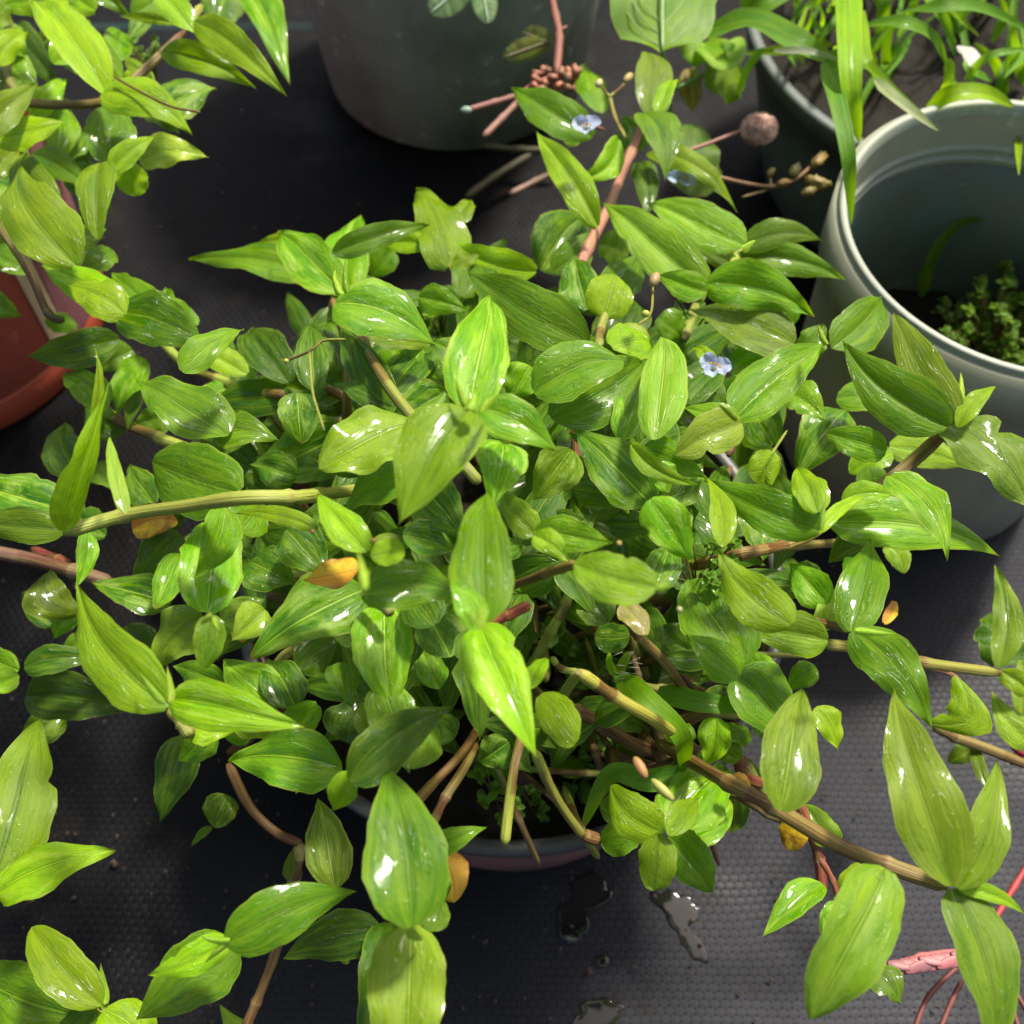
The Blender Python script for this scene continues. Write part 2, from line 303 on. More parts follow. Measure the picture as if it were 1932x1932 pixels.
def wall_patch(name, pot_o, rb, rt, h, a0, a1, z0, z1, mat, off=.0012):
    vs, fs = [], []; n = 12
    for k in range(n + 1):
        a = a0 + (a1 - a0) * k / n
        for z in (z0, z1):
            r = rb + (rt - rb) * z / h + off; vs.append((r * math.cos(a), r * math.sin(a), z))
        for z in (z1, z0):
            r = rb + (rt - rb) * z / h + .0002; vs.append((r * math.cos(a), r * math.sin(a), z))
    for k in range(n):
        for q in range(4): fs.append((k * 4 + q, (k + 1) * 4 + q, (k + 1) * 4 + (q + 1) % 4, k * 4 + (q + 1) % 4))
    fs += [(0, 1, 2, 3), (n * 4 + 3, n * 4 + 2, n * 4 + 1, n * 4)]
    return link(name, mesh(name, vs, fs, False), pot_o, parent_world(pot_o), mat)
wall_patch('label_strip', red_pot, .096, .108, .16, R(-27), R(-20), .02, .145, simple('cream_label', (.80, .58, .36), .4, .3, 60))
wall_patch('label_panel', red_pot, .096, .108, .16, R(-19.5), R(35), .02, .145, simple('plum_label', (.34, .14, .15), .25, .4, 60))
# ------------------------------------------------------------------ leaves
SH = {0: (.50, 1.12), 1: (.42, .64), 2: (.5, .5), 3: (.30, .75), 4: (.40, 1.25)}
UP = Vector((0, 0, 1))
def mound(px, py):
    d = ((px - 960) / 800) ** 2 + ((py - 950) / 700) ** 2
    return .085 + .145 * math.exp(-1.15 * d)
COLS = {'g': (.098, .245, .002), 'y': (.215, .375, .003), 'p': (.225, .345, .060), 'd': (.026, .100, .003), 'o': (.62, .26, .02), 'l': (.34, .46, .10), 'v': (.10, .15, .02), 'r': (.28, .05, .03), 'w': (.55, .62, .42)}  # p kind: pale leaf tint with sky sheen painted in
def leaf_mesh(b0, t0, wpx, bend=0, roll=0, arch=.09, shape=0, fold=.10, wave=.02, nu=20, nv=10, r=rnd, curl=None, facing=.6):
    """b0,t0 world points; wpx apparent width; returns verts relative to b0"""
    ch = t0 - b0; L = ch.length; T = ch.normalized(); mid = (b0 + t0) / 2; cv = (CAM - mid).normalized()
    N = (UP * (1 - facing) + cv * facing); N = (N - T * N.dot(T)).normalized()
    S = T.cross(N).normalized()
    cr, sr = math.cos(R(roll)), math.sin(R(roll))
    N2 = N * cr + S * sr; S2 = S * cr - N * sr
    p0, p1 = proj(mid - S2 * .002), proj(mid + S2 * .002)
    ppm = math.hypot(p1[0] - p0[0], p1[1] - p0[1]) / .004
    ppmmax = FP / (CAM - mid).length
    ppm = max(ppm, ppmmax * .35)
    W = wpx * 1.05 / ppm / 2
    tipd = r.uniform(-.02, .13); tips = r.uniform(-.07, .07)
    bm = bend / ppmmax
    a, b_ = SH[shape]; tm = a / (a + b_); mx = tm ** a * (1 - tm) ** b_
    ph, ph2 = r.uniform(0, 6.28), r.uniform(0, 6.28); fr = r.uniform(1.2, 2.6); tw = r.uniform(-.25, .25)
    asym = r.uniform(-.08, .08)
    vs, uv = [], []
    bt = r.uniform(.25, .9) if r.random() < .16 else -9; bsd = r.choice((-1, 1)); bd = r.uniform(.12, .4)
    sag = r.uniform(.7, 1.3) * arch
    ks = fold if curl is None else curl
    vee = r.uniform(.25, .75) if shape in (0, 1, 4) and curl is None else .06
    for i in range(nu + 1):
        t = i / nu
        tt = 1 - (1 - t) ** 1.15
        w_ = W * ((tt ** a) * ((1 - tt) ** b_) / mx if 0 < tt < 1 else 0)
        if tt < .12: w_ = max(w_, min(W * .22, .0022))
        if i == nu: w_ = 0
        c = b0 + ch * tt + S2 * (bm * 4 * tt * (1 - tt)) + N2 * (L * sag * 4 * tt * (1 - tt) * (1.15 - .3 * tt)) - N2 * (L * tipd * max(0, tt - .55) ** 2 * 4) + S2 * (L * tips * max(0, tt - .5) ** 2 * 4)
        ang = tw * (tt - .5)
        Sx = S2 * math.cos(ang) + N2 * math.sin(ang); Nx = N2 * math.cos(ang) - S2 * math.sin(ang)
        for j in range(nv + 1):
            s = j / nv * 2 - 1; s = math.copysign(abs(s) ** 1.25, s)
            z = -ks * W * (abs(s) ** 1.7) * (w_ / W if W else 0) * 2.2 - 0; z += vee * w_ * (abs(s) - .45 * s * s)
            z += wave * W * 2.4 * (abs(s) ** 2) * math.sin(fr * 6.28 * tt + (ph if s > 0 else ph2))
            ww = w_ * (1 + asym * (1 if s > 0 else -1)) * (1 + .03 * math.sin(tt * 19 + ph + 2 * s) + .018 * math.sin(tt * 41 + ph + s))
            if s * bsd > 0: ww *= 1 - bd * math.exp(-((tt - bt) / .035) ** 2)
            vs.append(c + Sx * (s * ww) + Nx * z - b0); uv.append((tt, .5 + s / 2))
    q = nv + 1
    fs = [(i * q + j, i * q + j + 1, (i + 1) * q + j + 1, (i + 1) * q + j) for i in range(nu) for j in range(nv)]
    return vs, fs, uv
def jitter(c, a=.12, r=rnd):
    k = 1 + r.uniform(-a, a); return (min(1, c[0] * k * (1 + r.uniform(-a, a))), min(1, c[1] * k), c[2] * k)
DROPS = []
def leaf(pl, bx, by, tx, ty, w, lay, kind='g', shape=0, bend=0, roll=None, dz=None, hf=mound, arch=None, fold=None, name='leaf', mat='leaf', label=None, wave=None):
    if roll is None: roll = rnd.uniform(-22, 22)
    if dz is None: dz = rnd.uniform(-.010, .004)
    h = (hf((bx + tx) / 2, (by + ty) / 2) if callable(hf) else hf) + (lay - 6) * .009
    h = max(h, .010)
    b0 = P(bx, by, max(.008, h - dz / 2)); t0 = P(tx, ty, max(.006, h + dz / 2))
    vs, fs, uv = leaf_mesh(b0, t0, w, bend, roll, rnd.uniform(.05, .11) if arch is None else arch, shape, rnd.uniform(.02, .12) if fold is None else fold, rnd.uniform(.015, .085) if wave is None else wave)
    me = mesh(name, vs, fs, True, uv)
    o = link(name, me, pl, b0, M[mat], jitter(COLS[kind]) if isinstance(kind, str) else kind)
    if label: o['label'] = label
    return o
def tube(name, pts, rad, parent, mat, color=None, nodes=None, seg=10, taper=1.0, sub=6):
    """smooth tube through world points; nodes = list of indices where a joint swells"""
    P_ = [pts[0] * 2 - pts[1]] + list(pts) + [pts[-1] * 2 - pts[-2]]
    path = []
    for i in range(1, len(P_) - 2):
        for k in range(sub):
            t = k / sub; p0, p1, p2, p3 = P_[i - 1], P_[i], P_[i + 1], P_[i + 2]
            path.append((.5 * ((2 * p1) + (p2 - p0) * t + (2 * p0 - 5 * p1 + 4 * p2 - p3) * t * t + (3 * p1 - p0 - 3 * p2 + p3) * t ** 3), i - 1 + t))
    path.append((pts[-1], len(pts) - 1.0)); n = len(path)
    o0 = pts[0]; vs, fs, uv = [], [], []; X = None; dist = 0
    inner_ = sorted(x for x in (nodes or []) if 0 < x < len(pts) - 1); nb_ = [-1.1 if not inner_ else 0] + inner_ + [len(pts) - 1 + (1.3 if inner_ else 0)]
    def seg_u(t):
        for q_ in range(len(nb_) - 1):
            if t <= nb_[q_ + 1]: return q_ + (t - nb_[q_]) / (nb_[q_ + 1] - nb_[q_]) * .999
        return len(nb_) - 1
    for i, (p, ti) in enumerate(path):
        T = (path[min(i + 1, n - 1)][0] - path[max(i - 1, 0)][0]).normalized()
        if X is None: X = T.orthogonal().normalized()
        X = (X - T * X.dot(T)).normalized(); Y = T.cross(X)
        if i: dist += (p - path[i - 1][0]).length
        rr = rad * (1 + (taper - 1) * i / (n - 1))
        if nodes:
            for nd in nodes: rr *= 1 + .30 * math.exp(-((ti - nd) / .07) ** 2)
        fr_ = seg_u(ti) % 1.0
        if nodes and fr_ < .5: rr *= 1.10
        if i in (0, n - 1): rr *= .45
        for k in range(seg):
            a = 2 * math.pi * k / seg; vs.append(p + X * (rr * math.cos(a)) + Y * (rr * math.sin(a)) - o0); uv.append((seg_u(ti), k / seg if k <= seg / 2 else 1 - k / seg))
    for i in range(n - 1):
        for k in range(seg): fs.append((i * seg + k, i * seg + (k + 1) % seg, (i + 1) * seg + (k + 1) % seg, (i + 1) * seg + k))
    fs.append(tuple(range(seg - 1, -1, -1))); fs.append(tuple((n - 1) * seg + k for k in range(seg)))
    return link(name, mesh(name, vs, fs, True, uv), parent, o0, mat, color)
def stem(pl, pts, wpx, lay, col=(.16, .22, .03), nodes=None, hf=mound, dl=0, name='stem', mat='stem', taper=1.0):
    n = len(pts); W = []
    for i, q in enumerate(pts):
        l = lay + dl * i / max(1, n - 1) if len(q) == 2 else q[2]
        h = max(.006, (hf(q[0], q[1]) if callable(hf) else hf) + (l - 6) * .009)
        W.append(P(q[0], q[1], h))
    m = W[n // 2]; rad = wpx / 2 * (CAM - m).length / FP
    return tube(name, W, rad, pl, M[mat], jitter(col), nodes if nodes is not None else ([n // 2] if n > 2 else []), taper=taper)
BR = (.20, .12, .035); OL = (.25, .26, .045); LI = (.34, .40, .06); PK = (.36, .16, .12)

main = empty('dayflower_plant', Vector((0, .19, .114)), 'dense mound of wet green pointed leaves filling the maroon pot and trailing around it', 'plant')
L = lambda *a, **k: leaf(main, *a, **k)
# base x,y  tip x,y  width layer kind shape bend
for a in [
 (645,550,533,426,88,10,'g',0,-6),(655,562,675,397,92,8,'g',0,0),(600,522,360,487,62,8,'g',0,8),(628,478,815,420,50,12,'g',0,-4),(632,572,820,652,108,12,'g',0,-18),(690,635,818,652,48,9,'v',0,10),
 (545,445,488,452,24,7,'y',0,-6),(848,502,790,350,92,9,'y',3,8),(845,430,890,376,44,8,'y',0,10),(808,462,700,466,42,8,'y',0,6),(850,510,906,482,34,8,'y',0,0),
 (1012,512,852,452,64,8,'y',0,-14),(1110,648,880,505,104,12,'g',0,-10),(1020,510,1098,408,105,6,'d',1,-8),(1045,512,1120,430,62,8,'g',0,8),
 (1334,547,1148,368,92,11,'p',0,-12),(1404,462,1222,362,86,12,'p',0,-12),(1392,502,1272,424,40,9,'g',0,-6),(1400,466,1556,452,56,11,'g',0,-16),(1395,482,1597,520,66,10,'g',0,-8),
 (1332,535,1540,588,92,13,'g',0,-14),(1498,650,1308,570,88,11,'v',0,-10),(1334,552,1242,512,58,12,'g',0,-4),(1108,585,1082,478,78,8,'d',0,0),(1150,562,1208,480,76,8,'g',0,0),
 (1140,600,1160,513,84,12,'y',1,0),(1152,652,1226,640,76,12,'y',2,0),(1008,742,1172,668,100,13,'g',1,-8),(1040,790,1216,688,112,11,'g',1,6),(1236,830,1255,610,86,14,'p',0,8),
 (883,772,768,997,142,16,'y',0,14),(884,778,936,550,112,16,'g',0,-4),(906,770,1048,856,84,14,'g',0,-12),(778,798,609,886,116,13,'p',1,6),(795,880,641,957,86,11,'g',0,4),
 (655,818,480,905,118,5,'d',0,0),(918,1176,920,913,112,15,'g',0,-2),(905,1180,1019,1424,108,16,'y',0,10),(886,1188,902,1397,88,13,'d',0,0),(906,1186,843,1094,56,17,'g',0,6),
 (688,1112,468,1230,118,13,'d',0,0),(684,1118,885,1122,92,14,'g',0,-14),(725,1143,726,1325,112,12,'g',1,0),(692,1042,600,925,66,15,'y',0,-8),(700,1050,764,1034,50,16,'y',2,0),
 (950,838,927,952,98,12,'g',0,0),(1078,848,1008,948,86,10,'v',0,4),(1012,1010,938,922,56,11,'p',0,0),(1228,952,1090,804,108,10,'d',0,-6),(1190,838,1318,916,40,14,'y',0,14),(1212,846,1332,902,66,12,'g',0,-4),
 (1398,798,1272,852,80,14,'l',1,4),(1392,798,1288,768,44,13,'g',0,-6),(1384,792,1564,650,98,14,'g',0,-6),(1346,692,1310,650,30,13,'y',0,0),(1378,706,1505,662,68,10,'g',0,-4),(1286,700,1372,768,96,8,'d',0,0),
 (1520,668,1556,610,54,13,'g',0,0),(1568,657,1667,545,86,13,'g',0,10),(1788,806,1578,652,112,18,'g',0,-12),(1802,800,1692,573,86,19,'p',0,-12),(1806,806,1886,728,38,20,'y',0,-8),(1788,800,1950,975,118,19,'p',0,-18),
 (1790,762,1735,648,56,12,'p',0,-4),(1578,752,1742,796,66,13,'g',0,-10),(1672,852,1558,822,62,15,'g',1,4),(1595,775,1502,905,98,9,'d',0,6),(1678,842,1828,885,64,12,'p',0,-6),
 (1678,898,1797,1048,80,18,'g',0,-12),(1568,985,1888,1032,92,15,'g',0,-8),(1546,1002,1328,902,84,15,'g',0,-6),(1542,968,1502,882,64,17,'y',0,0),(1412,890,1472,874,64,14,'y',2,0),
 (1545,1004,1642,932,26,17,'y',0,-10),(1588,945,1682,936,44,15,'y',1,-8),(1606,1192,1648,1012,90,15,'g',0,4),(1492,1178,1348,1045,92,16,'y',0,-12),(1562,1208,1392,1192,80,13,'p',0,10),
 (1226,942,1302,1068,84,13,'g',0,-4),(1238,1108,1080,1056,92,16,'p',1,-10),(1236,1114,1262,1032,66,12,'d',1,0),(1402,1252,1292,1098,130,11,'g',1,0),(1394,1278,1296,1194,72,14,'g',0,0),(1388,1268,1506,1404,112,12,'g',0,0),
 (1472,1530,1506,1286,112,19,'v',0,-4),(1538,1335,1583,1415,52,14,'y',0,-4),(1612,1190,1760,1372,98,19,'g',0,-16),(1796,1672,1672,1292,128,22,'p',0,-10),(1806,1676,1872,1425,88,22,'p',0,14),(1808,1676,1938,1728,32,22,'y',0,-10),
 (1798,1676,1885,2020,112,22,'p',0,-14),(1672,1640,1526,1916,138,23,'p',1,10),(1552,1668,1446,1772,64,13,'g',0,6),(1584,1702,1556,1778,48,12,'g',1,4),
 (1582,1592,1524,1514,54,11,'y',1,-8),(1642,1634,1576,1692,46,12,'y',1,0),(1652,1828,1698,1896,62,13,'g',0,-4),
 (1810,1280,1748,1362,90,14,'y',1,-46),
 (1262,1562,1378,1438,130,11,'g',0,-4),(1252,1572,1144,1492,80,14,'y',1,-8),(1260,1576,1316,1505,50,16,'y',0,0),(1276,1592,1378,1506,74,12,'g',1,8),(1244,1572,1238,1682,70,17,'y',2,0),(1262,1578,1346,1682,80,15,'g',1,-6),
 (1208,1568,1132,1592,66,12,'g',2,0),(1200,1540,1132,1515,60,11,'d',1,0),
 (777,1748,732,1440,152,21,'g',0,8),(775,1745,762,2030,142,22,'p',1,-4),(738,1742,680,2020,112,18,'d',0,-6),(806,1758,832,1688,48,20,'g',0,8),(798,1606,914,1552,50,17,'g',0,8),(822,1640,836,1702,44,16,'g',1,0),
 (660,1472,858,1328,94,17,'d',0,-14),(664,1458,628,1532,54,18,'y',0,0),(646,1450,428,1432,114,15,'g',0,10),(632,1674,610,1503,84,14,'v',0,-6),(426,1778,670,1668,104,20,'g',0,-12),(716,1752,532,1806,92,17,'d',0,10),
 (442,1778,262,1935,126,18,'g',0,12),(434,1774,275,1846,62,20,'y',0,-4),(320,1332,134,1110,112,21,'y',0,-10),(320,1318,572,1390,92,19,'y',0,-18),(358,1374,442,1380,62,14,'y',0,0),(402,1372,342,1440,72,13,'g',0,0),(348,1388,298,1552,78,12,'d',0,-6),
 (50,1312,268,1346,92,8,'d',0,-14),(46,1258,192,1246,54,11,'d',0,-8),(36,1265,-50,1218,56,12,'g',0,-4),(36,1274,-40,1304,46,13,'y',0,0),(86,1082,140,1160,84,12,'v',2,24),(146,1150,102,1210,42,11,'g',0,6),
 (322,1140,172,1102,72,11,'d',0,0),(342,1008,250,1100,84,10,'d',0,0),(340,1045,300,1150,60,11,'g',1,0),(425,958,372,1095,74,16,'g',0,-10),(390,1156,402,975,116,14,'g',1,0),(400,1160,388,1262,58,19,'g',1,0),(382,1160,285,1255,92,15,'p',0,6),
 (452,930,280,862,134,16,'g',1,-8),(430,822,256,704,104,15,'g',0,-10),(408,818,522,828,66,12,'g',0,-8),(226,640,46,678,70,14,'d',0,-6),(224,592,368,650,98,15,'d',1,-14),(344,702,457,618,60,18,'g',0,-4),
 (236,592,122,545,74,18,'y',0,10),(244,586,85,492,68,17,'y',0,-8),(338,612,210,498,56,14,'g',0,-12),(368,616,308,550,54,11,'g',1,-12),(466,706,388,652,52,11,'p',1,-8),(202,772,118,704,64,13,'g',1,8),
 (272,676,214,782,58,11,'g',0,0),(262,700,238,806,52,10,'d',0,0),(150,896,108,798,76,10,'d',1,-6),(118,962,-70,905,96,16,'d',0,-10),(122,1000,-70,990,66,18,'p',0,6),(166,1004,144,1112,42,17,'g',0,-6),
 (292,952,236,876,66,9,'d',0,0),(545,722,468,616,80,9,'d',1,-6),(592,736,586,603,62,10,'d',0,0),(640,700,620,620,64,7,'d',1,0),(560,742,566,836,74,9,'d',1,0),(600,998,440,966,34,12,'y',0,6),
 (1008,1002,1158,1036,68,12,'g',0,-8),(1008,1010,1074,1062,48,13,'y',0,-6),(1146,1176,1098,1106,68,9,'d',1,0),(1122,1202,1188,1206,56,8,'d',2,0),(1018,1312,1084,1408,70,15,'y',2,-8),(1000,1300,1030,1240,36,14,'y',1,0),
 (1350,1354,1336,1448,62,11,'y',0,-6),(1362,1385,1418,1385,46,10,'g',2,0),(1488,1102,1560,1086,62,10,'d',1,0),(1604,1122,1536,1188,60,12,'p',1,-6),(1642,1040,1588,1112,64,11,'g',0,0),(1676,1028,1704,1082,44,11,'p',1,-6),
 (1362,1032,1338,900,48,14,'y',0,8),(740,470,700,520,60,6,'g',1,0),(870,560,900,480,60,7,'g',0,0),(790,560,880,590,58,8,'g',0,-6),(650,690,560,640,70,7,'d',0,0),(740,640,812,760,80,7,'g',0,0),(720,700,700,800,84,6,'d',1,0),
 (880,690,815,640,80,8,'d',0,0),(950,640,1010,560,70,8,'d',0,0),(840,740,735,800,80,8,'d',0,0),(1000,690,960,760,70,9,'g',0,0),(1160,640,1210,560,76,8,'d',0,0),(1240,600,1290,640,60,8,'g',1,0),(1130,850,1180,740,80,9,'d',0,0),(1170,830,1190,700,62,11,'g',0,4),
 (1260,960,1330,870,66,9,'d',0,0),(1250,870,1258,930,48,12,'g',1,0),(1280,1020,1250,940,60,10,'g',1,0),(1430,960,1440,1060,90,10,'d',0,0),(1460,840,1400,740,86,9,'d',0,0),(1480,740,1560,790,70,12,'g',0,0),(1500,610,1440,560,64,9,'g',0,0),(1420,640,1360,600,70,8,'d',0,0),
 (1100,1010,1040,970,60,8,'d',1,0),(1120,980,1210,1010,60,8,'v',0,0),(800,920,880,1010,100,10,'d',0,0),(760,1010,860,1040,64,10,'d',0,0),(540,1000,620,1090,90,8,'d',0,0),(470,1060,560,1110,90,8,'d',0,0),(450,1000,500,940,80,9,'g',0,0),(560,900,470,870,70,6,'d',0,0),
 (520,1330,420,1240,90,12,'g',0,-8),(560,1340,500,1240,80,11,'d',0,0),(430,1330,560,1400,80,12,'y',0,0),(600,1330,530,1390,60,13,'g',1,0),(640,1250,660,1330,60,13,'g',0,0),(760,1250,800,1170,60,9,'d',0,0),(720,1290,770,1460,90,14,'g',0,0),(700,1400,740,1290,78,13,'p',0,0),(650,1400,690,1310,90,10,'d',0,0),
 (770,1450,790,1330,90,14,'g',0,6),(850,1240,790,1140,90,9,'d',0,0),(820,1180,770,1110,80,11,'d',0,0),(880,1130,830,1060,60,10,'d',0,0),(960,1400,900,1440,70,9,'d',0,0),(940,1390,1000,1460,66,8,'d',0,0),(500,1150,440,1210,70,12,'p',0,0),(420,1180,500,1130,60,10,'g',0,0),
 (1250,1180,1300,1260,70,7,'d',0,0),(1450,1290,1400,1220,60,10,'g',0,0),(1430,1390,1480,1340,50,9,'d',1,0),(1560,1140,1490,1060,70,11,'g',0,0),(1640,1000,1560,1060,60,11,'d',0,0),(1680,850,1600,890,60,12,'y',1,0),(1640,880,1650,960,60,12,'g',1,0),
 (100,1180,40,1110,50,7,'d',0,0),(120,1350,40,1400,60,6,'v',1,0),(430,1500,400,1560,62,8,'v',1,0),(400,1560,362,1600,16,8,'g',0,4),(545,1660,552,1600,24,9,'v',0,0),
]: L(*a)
# named odd leaves
L(680,1072,567,1092,54,14,'o',0,-8, mat='withered', label='orange yellow withering leaf'); L(818,1592,862,1702,66,14,(.75,.42,.05),2,-12, label='pale orange withered leaf behind the front green leaf', mat='withered', wave=.1)
L(1524,1584,1470,1556,58,11,(.75,.48,.03),2,-6, mat='withered', label='yellow leaf turning orange'); L(1668,1176,1690,1128,24,12,'o',0,0, mat='withered', label='orange leaf tip'); L(448,1160,462,1212,40,9,(.72,.42,.02),1,0, mat='withered', label='yellow leaf deep in the mound')
L(250,1000,335,980,60,11,(.45,.16,.02),1,-10, mat='withered', label='rust brown dying leaf'); L(790,1742,812,1790,20,17,'o',0,0, mat='withered', label='orange sliver of dying leaf'); L(640,1812,655,1795,30,14,'l',1,0)
L(1378,1470,1415,1490,44,13,(.30,.10,.05),1,0, label='small reddish bract'); L(1175,1140,1225,1195,46,12,(.42,.30,.20),1,0, label='papery pink tinged bract')
# upright bright leaf and pale sheath on the left stem
L(118,1002,222,728,60,22,'y',4,-26, roll=48, dz=.02); L(176,790,180,652,22,23,'y',4,4, roll=40, dz=.01); L(236,968,206,822,30,22,'l',3,-6, roll=20)
# young rolled leaves at the growing tips
for a in [(640,552,628,506,16),(655,552,650,498,13),(888,772,896,735,26),(884,775,862,712,14),(908,775,940,748,14),(684,1112,676,1036,20),(690,1110,694,1070,12),(318,1326,312,1252,15),(312,1326,262,1262,16),(908,1184,905,1130,15),(900,1182,880,1160,12),(400,1162,378,1182,14),(402,1162,414,1190,12),(1802,808,1812,700,20),(1796,800,1786,760,14),(432,1775,372,1765,14),(432,1775,385,1822,14),(776,1750,800,1775,22),(1392,790,1352,762,14),(1236,1112,1268,1100,16),(1560,648,1545,612,12),(1400,466,1428,448,16),(1548,1002,1560,940,14),(1614,1190,1690,1198,14)]:
    L(a[0],a[1],a[2],a[3],a[4],22 if a[1] > 1000 or a[0] < 400 else 18,'l',4,rnd.uniform(-4,4),roll=rnd.uniform(-20,20),fold=.8,name='young_leaf')
S = lambda *a, **k: stem(main, *a, **k)
S([(650,860,1),(655,772,5),(656,700,7),(652,640,8),(628,565,10)],17,6,BR,[3,4]); S([(905,912),(865,868),(785,795),(722,712),(684,640),(655,580)],19,8,OL,[2,4],dl=3)
S([(790,905,6),(700,920,8),(600,934,13),(545,938,15),(455,940,17),(350,955,18),(235,972,19),(118,1006,21)],25,15,LI,[2,3,6]); S([(1085,530),(1108,470),(1150,385),(1190,290),(1216,225)],20,7,PK,[1,3],dl=5,taper=.8)
S([(1150,400),(1168,340),(1175,290)],13,7,(.22,.17,.06)); S([(300,640,7),(352,690),(410,715),(480,738),(540,745)],17,8,LI,[2]); S([(160,740,7),(222,792),(300,826),(360,850)],19,9,LI,[2])
S([(-40,1036),(60,1056),(140,1078),(210,1100)],23,9,(.20,.10,.075),[2]); S([(60,1036),(110,1055),(130,1064)],14,8,(.16,.02,.02))
S([(1290,640),(1320,560),(1335,540)],17,8,OL); S([(1375,515),(1400,465)],17,9,LI); S([(1560,985,9),(1640,935,13),(1720,872,15),(1792,806,18)],22,14,(.20,.15,.05),[1,3])
S([(1300,1070,8),(1400,1045,12),(1480,1028),(1540,1002),(1600,950)],20,12,(.22,.15,.04),[1,2]); S([(900,1150,8),(960,1110,9),(1030,1082,11),(1090,1062,13)],17,11,(.32,.22,.05),[2]); S([(985,1290,4),(1005,1250,7),(1040,1190,8),(1066,1140,8),(1090,1080,6)],17,7,LI,[2,3])
S([(1030,1380,4),(1050,1335,8),(1060,1315,10),(1092,1268,12)],19,11,LI,[3]); S([(1092,1268),(1155,1312),(1240,1362),(1320,1420,8)],21,12,(.36,.36,.05),[0,1]); S([(1008,1415),(1035,1478),(1065,1530),(1100,1578)],17,15,LI,[3]); S([(952,1594,13),(960,1520,12),(970,1450,11),(985,1380,9),(990,1330,6)],18,12,LI,[0,3])
S([(786,1512,14),(820,1475,12),(868,1425,10),(905,1370,6)],17,12,BR,[0]); S([(812,1562,13),(840,1505,12),(875,1450,10),(900,1400,7)],16,11,BR,[1]); S([(1190,1170),(1205,1200),(1250,1245),(1298,1312)],17,9,(.24,.17,.05),[1]); S([(1255,1190),(1290,1250),(1318,1285)],15,6,OL)
S([(1240,1400,7),(1310,1440,11),(1375,1478,16),(1455,1520,18),(1575,1592,19),(1672,1632,20),(1790,1672,21)],27,18,(.20,.13,.04),[2,3,5]); S([(1500,1500),(1525,1560),(1545,1620),(1552,1690)],17,11,(.28,.05,.04),[2]); S([(1548,1620),(1570,1660),(1585,1705)],10,12,(.30,.07,.06))
S([(1520,1168),(1570,1180),(1616,1190)],16,14,OL,[2]); S([(1550,1215),(1650,1226),(1740,1250),(1885,1270)],18,12,OL,[2,3]); S([(1740,1256),(1790,1270),(1812,1288)],9,12,(.30,.12,.08))
S([(1080,1335),(1130,1365),(1210,1410),(1300,1445),(1380,1495)],22,7,(.11,.04,.02),[1,2,3]); S([(1150,1420),(1230,1450),(1310,1440)],18,5,(.10,.035,.015)); S([(430,1440),(470,1520),(520,1570),(568,1592)],17,8,(.18,.07,.03),[3]); S([(568,1592),(556,1650),(548,1720,6)],22,8,(.30,.26,.10))
S([(530,1760),(512,1820),(484,1890),(462,1940)],16,12,(.20,.10,.04),[2]); S([(322,1335),(345,1365),(360,1390)],24,15,OL,[1]); S([(1760,1368),(1800,1390),(1860,1412),(1945,1446)],17,9,(.22,.15,.05),[1]); S([(1130,660),(1132,625),(1142,592)],16,11,OL); S([(1180,260),(1160,220),(1150,180)],6,12,(.35,.30,.06))
S([(1100,1575),(1130,1585)],24,12,(.45,.28,.06),[0]); S([(1195,1560),(1245,1570)],14,12,(.25,.14,.06)); S([(684,1120),(720,1140),(740,1160)],20,12,OL); S([(915,1180),(960,1160),(1000,1140)],20,12,(.25,.04,.03))
S([(1448,1035),(1500,1030),(1640,1020)],15,9,(.22,.17,.04)); S([(1390,1410),(1400,1460),(1440,1480)],20,8,(.22,.05,.03),[1]); S([(1040,1240),(1060,1262),(1092,1268)],12,8,LI); S([(1375,860),(1390,800)],16,11,(.20,.06,.05)); S([(1090,880),(1090,800)],22,6,(.12,.03,.015)); S([(480,1390),(430,1420)],16,10,(.14,.05,.02))
S([(775,1748),(800,1700),(800,1600),(820,1560)],16,14,OL)
for a in [(150,1180,230,1240,60,8,'d'),(200,1190,110,1240,50,7,'g'),(240,1180,300,1290,74,9,'d'),(420,1290,330,1250,60,9,'g'),(230,1290,330,1330,60,8,'d'),(470,1400,400,1340,60,10,'g'),(500,1300,430,1270,66,11,'d'),(560,1260,640,1200,70,9,'d'),(200,1010,130,960,60,9,'d'),(170,880,230,930,56,9,'g'),
 (90,870,150,820,50,8,'g'),(230,820,160,760,60,9,'d'),(320,780,250,800,56,9,'g'),(390,760,440,720,50,8,'g'),(470,780,420,860,70,8,'d'),(250,660,180,700,60,10,'g'),(410,640,440,690,44,9,'d'),(1700,960,1620,1000,50,10,'d'),(1480,1200,1440,1120,60,10,'g'),(1540,1260,1480,1300,50,9,'g'),
 (1330,1330,1400,1300,50,8,'d'),(1300,1400,1250,1360,50,8,'g'),(1270,1480,1330,1420,60,9,'d'),(1400,1430,1340,1400,46,10,'v'),(690,1200,620,1150,70,9,'d'),(600,1190,560,1280,66,9,'g'),(830,1300,790,1220,56,8,'g'),(860,1390,810,1350,56,8,'d'),(610,1450,560,1500,50,9,'g')]: L(*a)
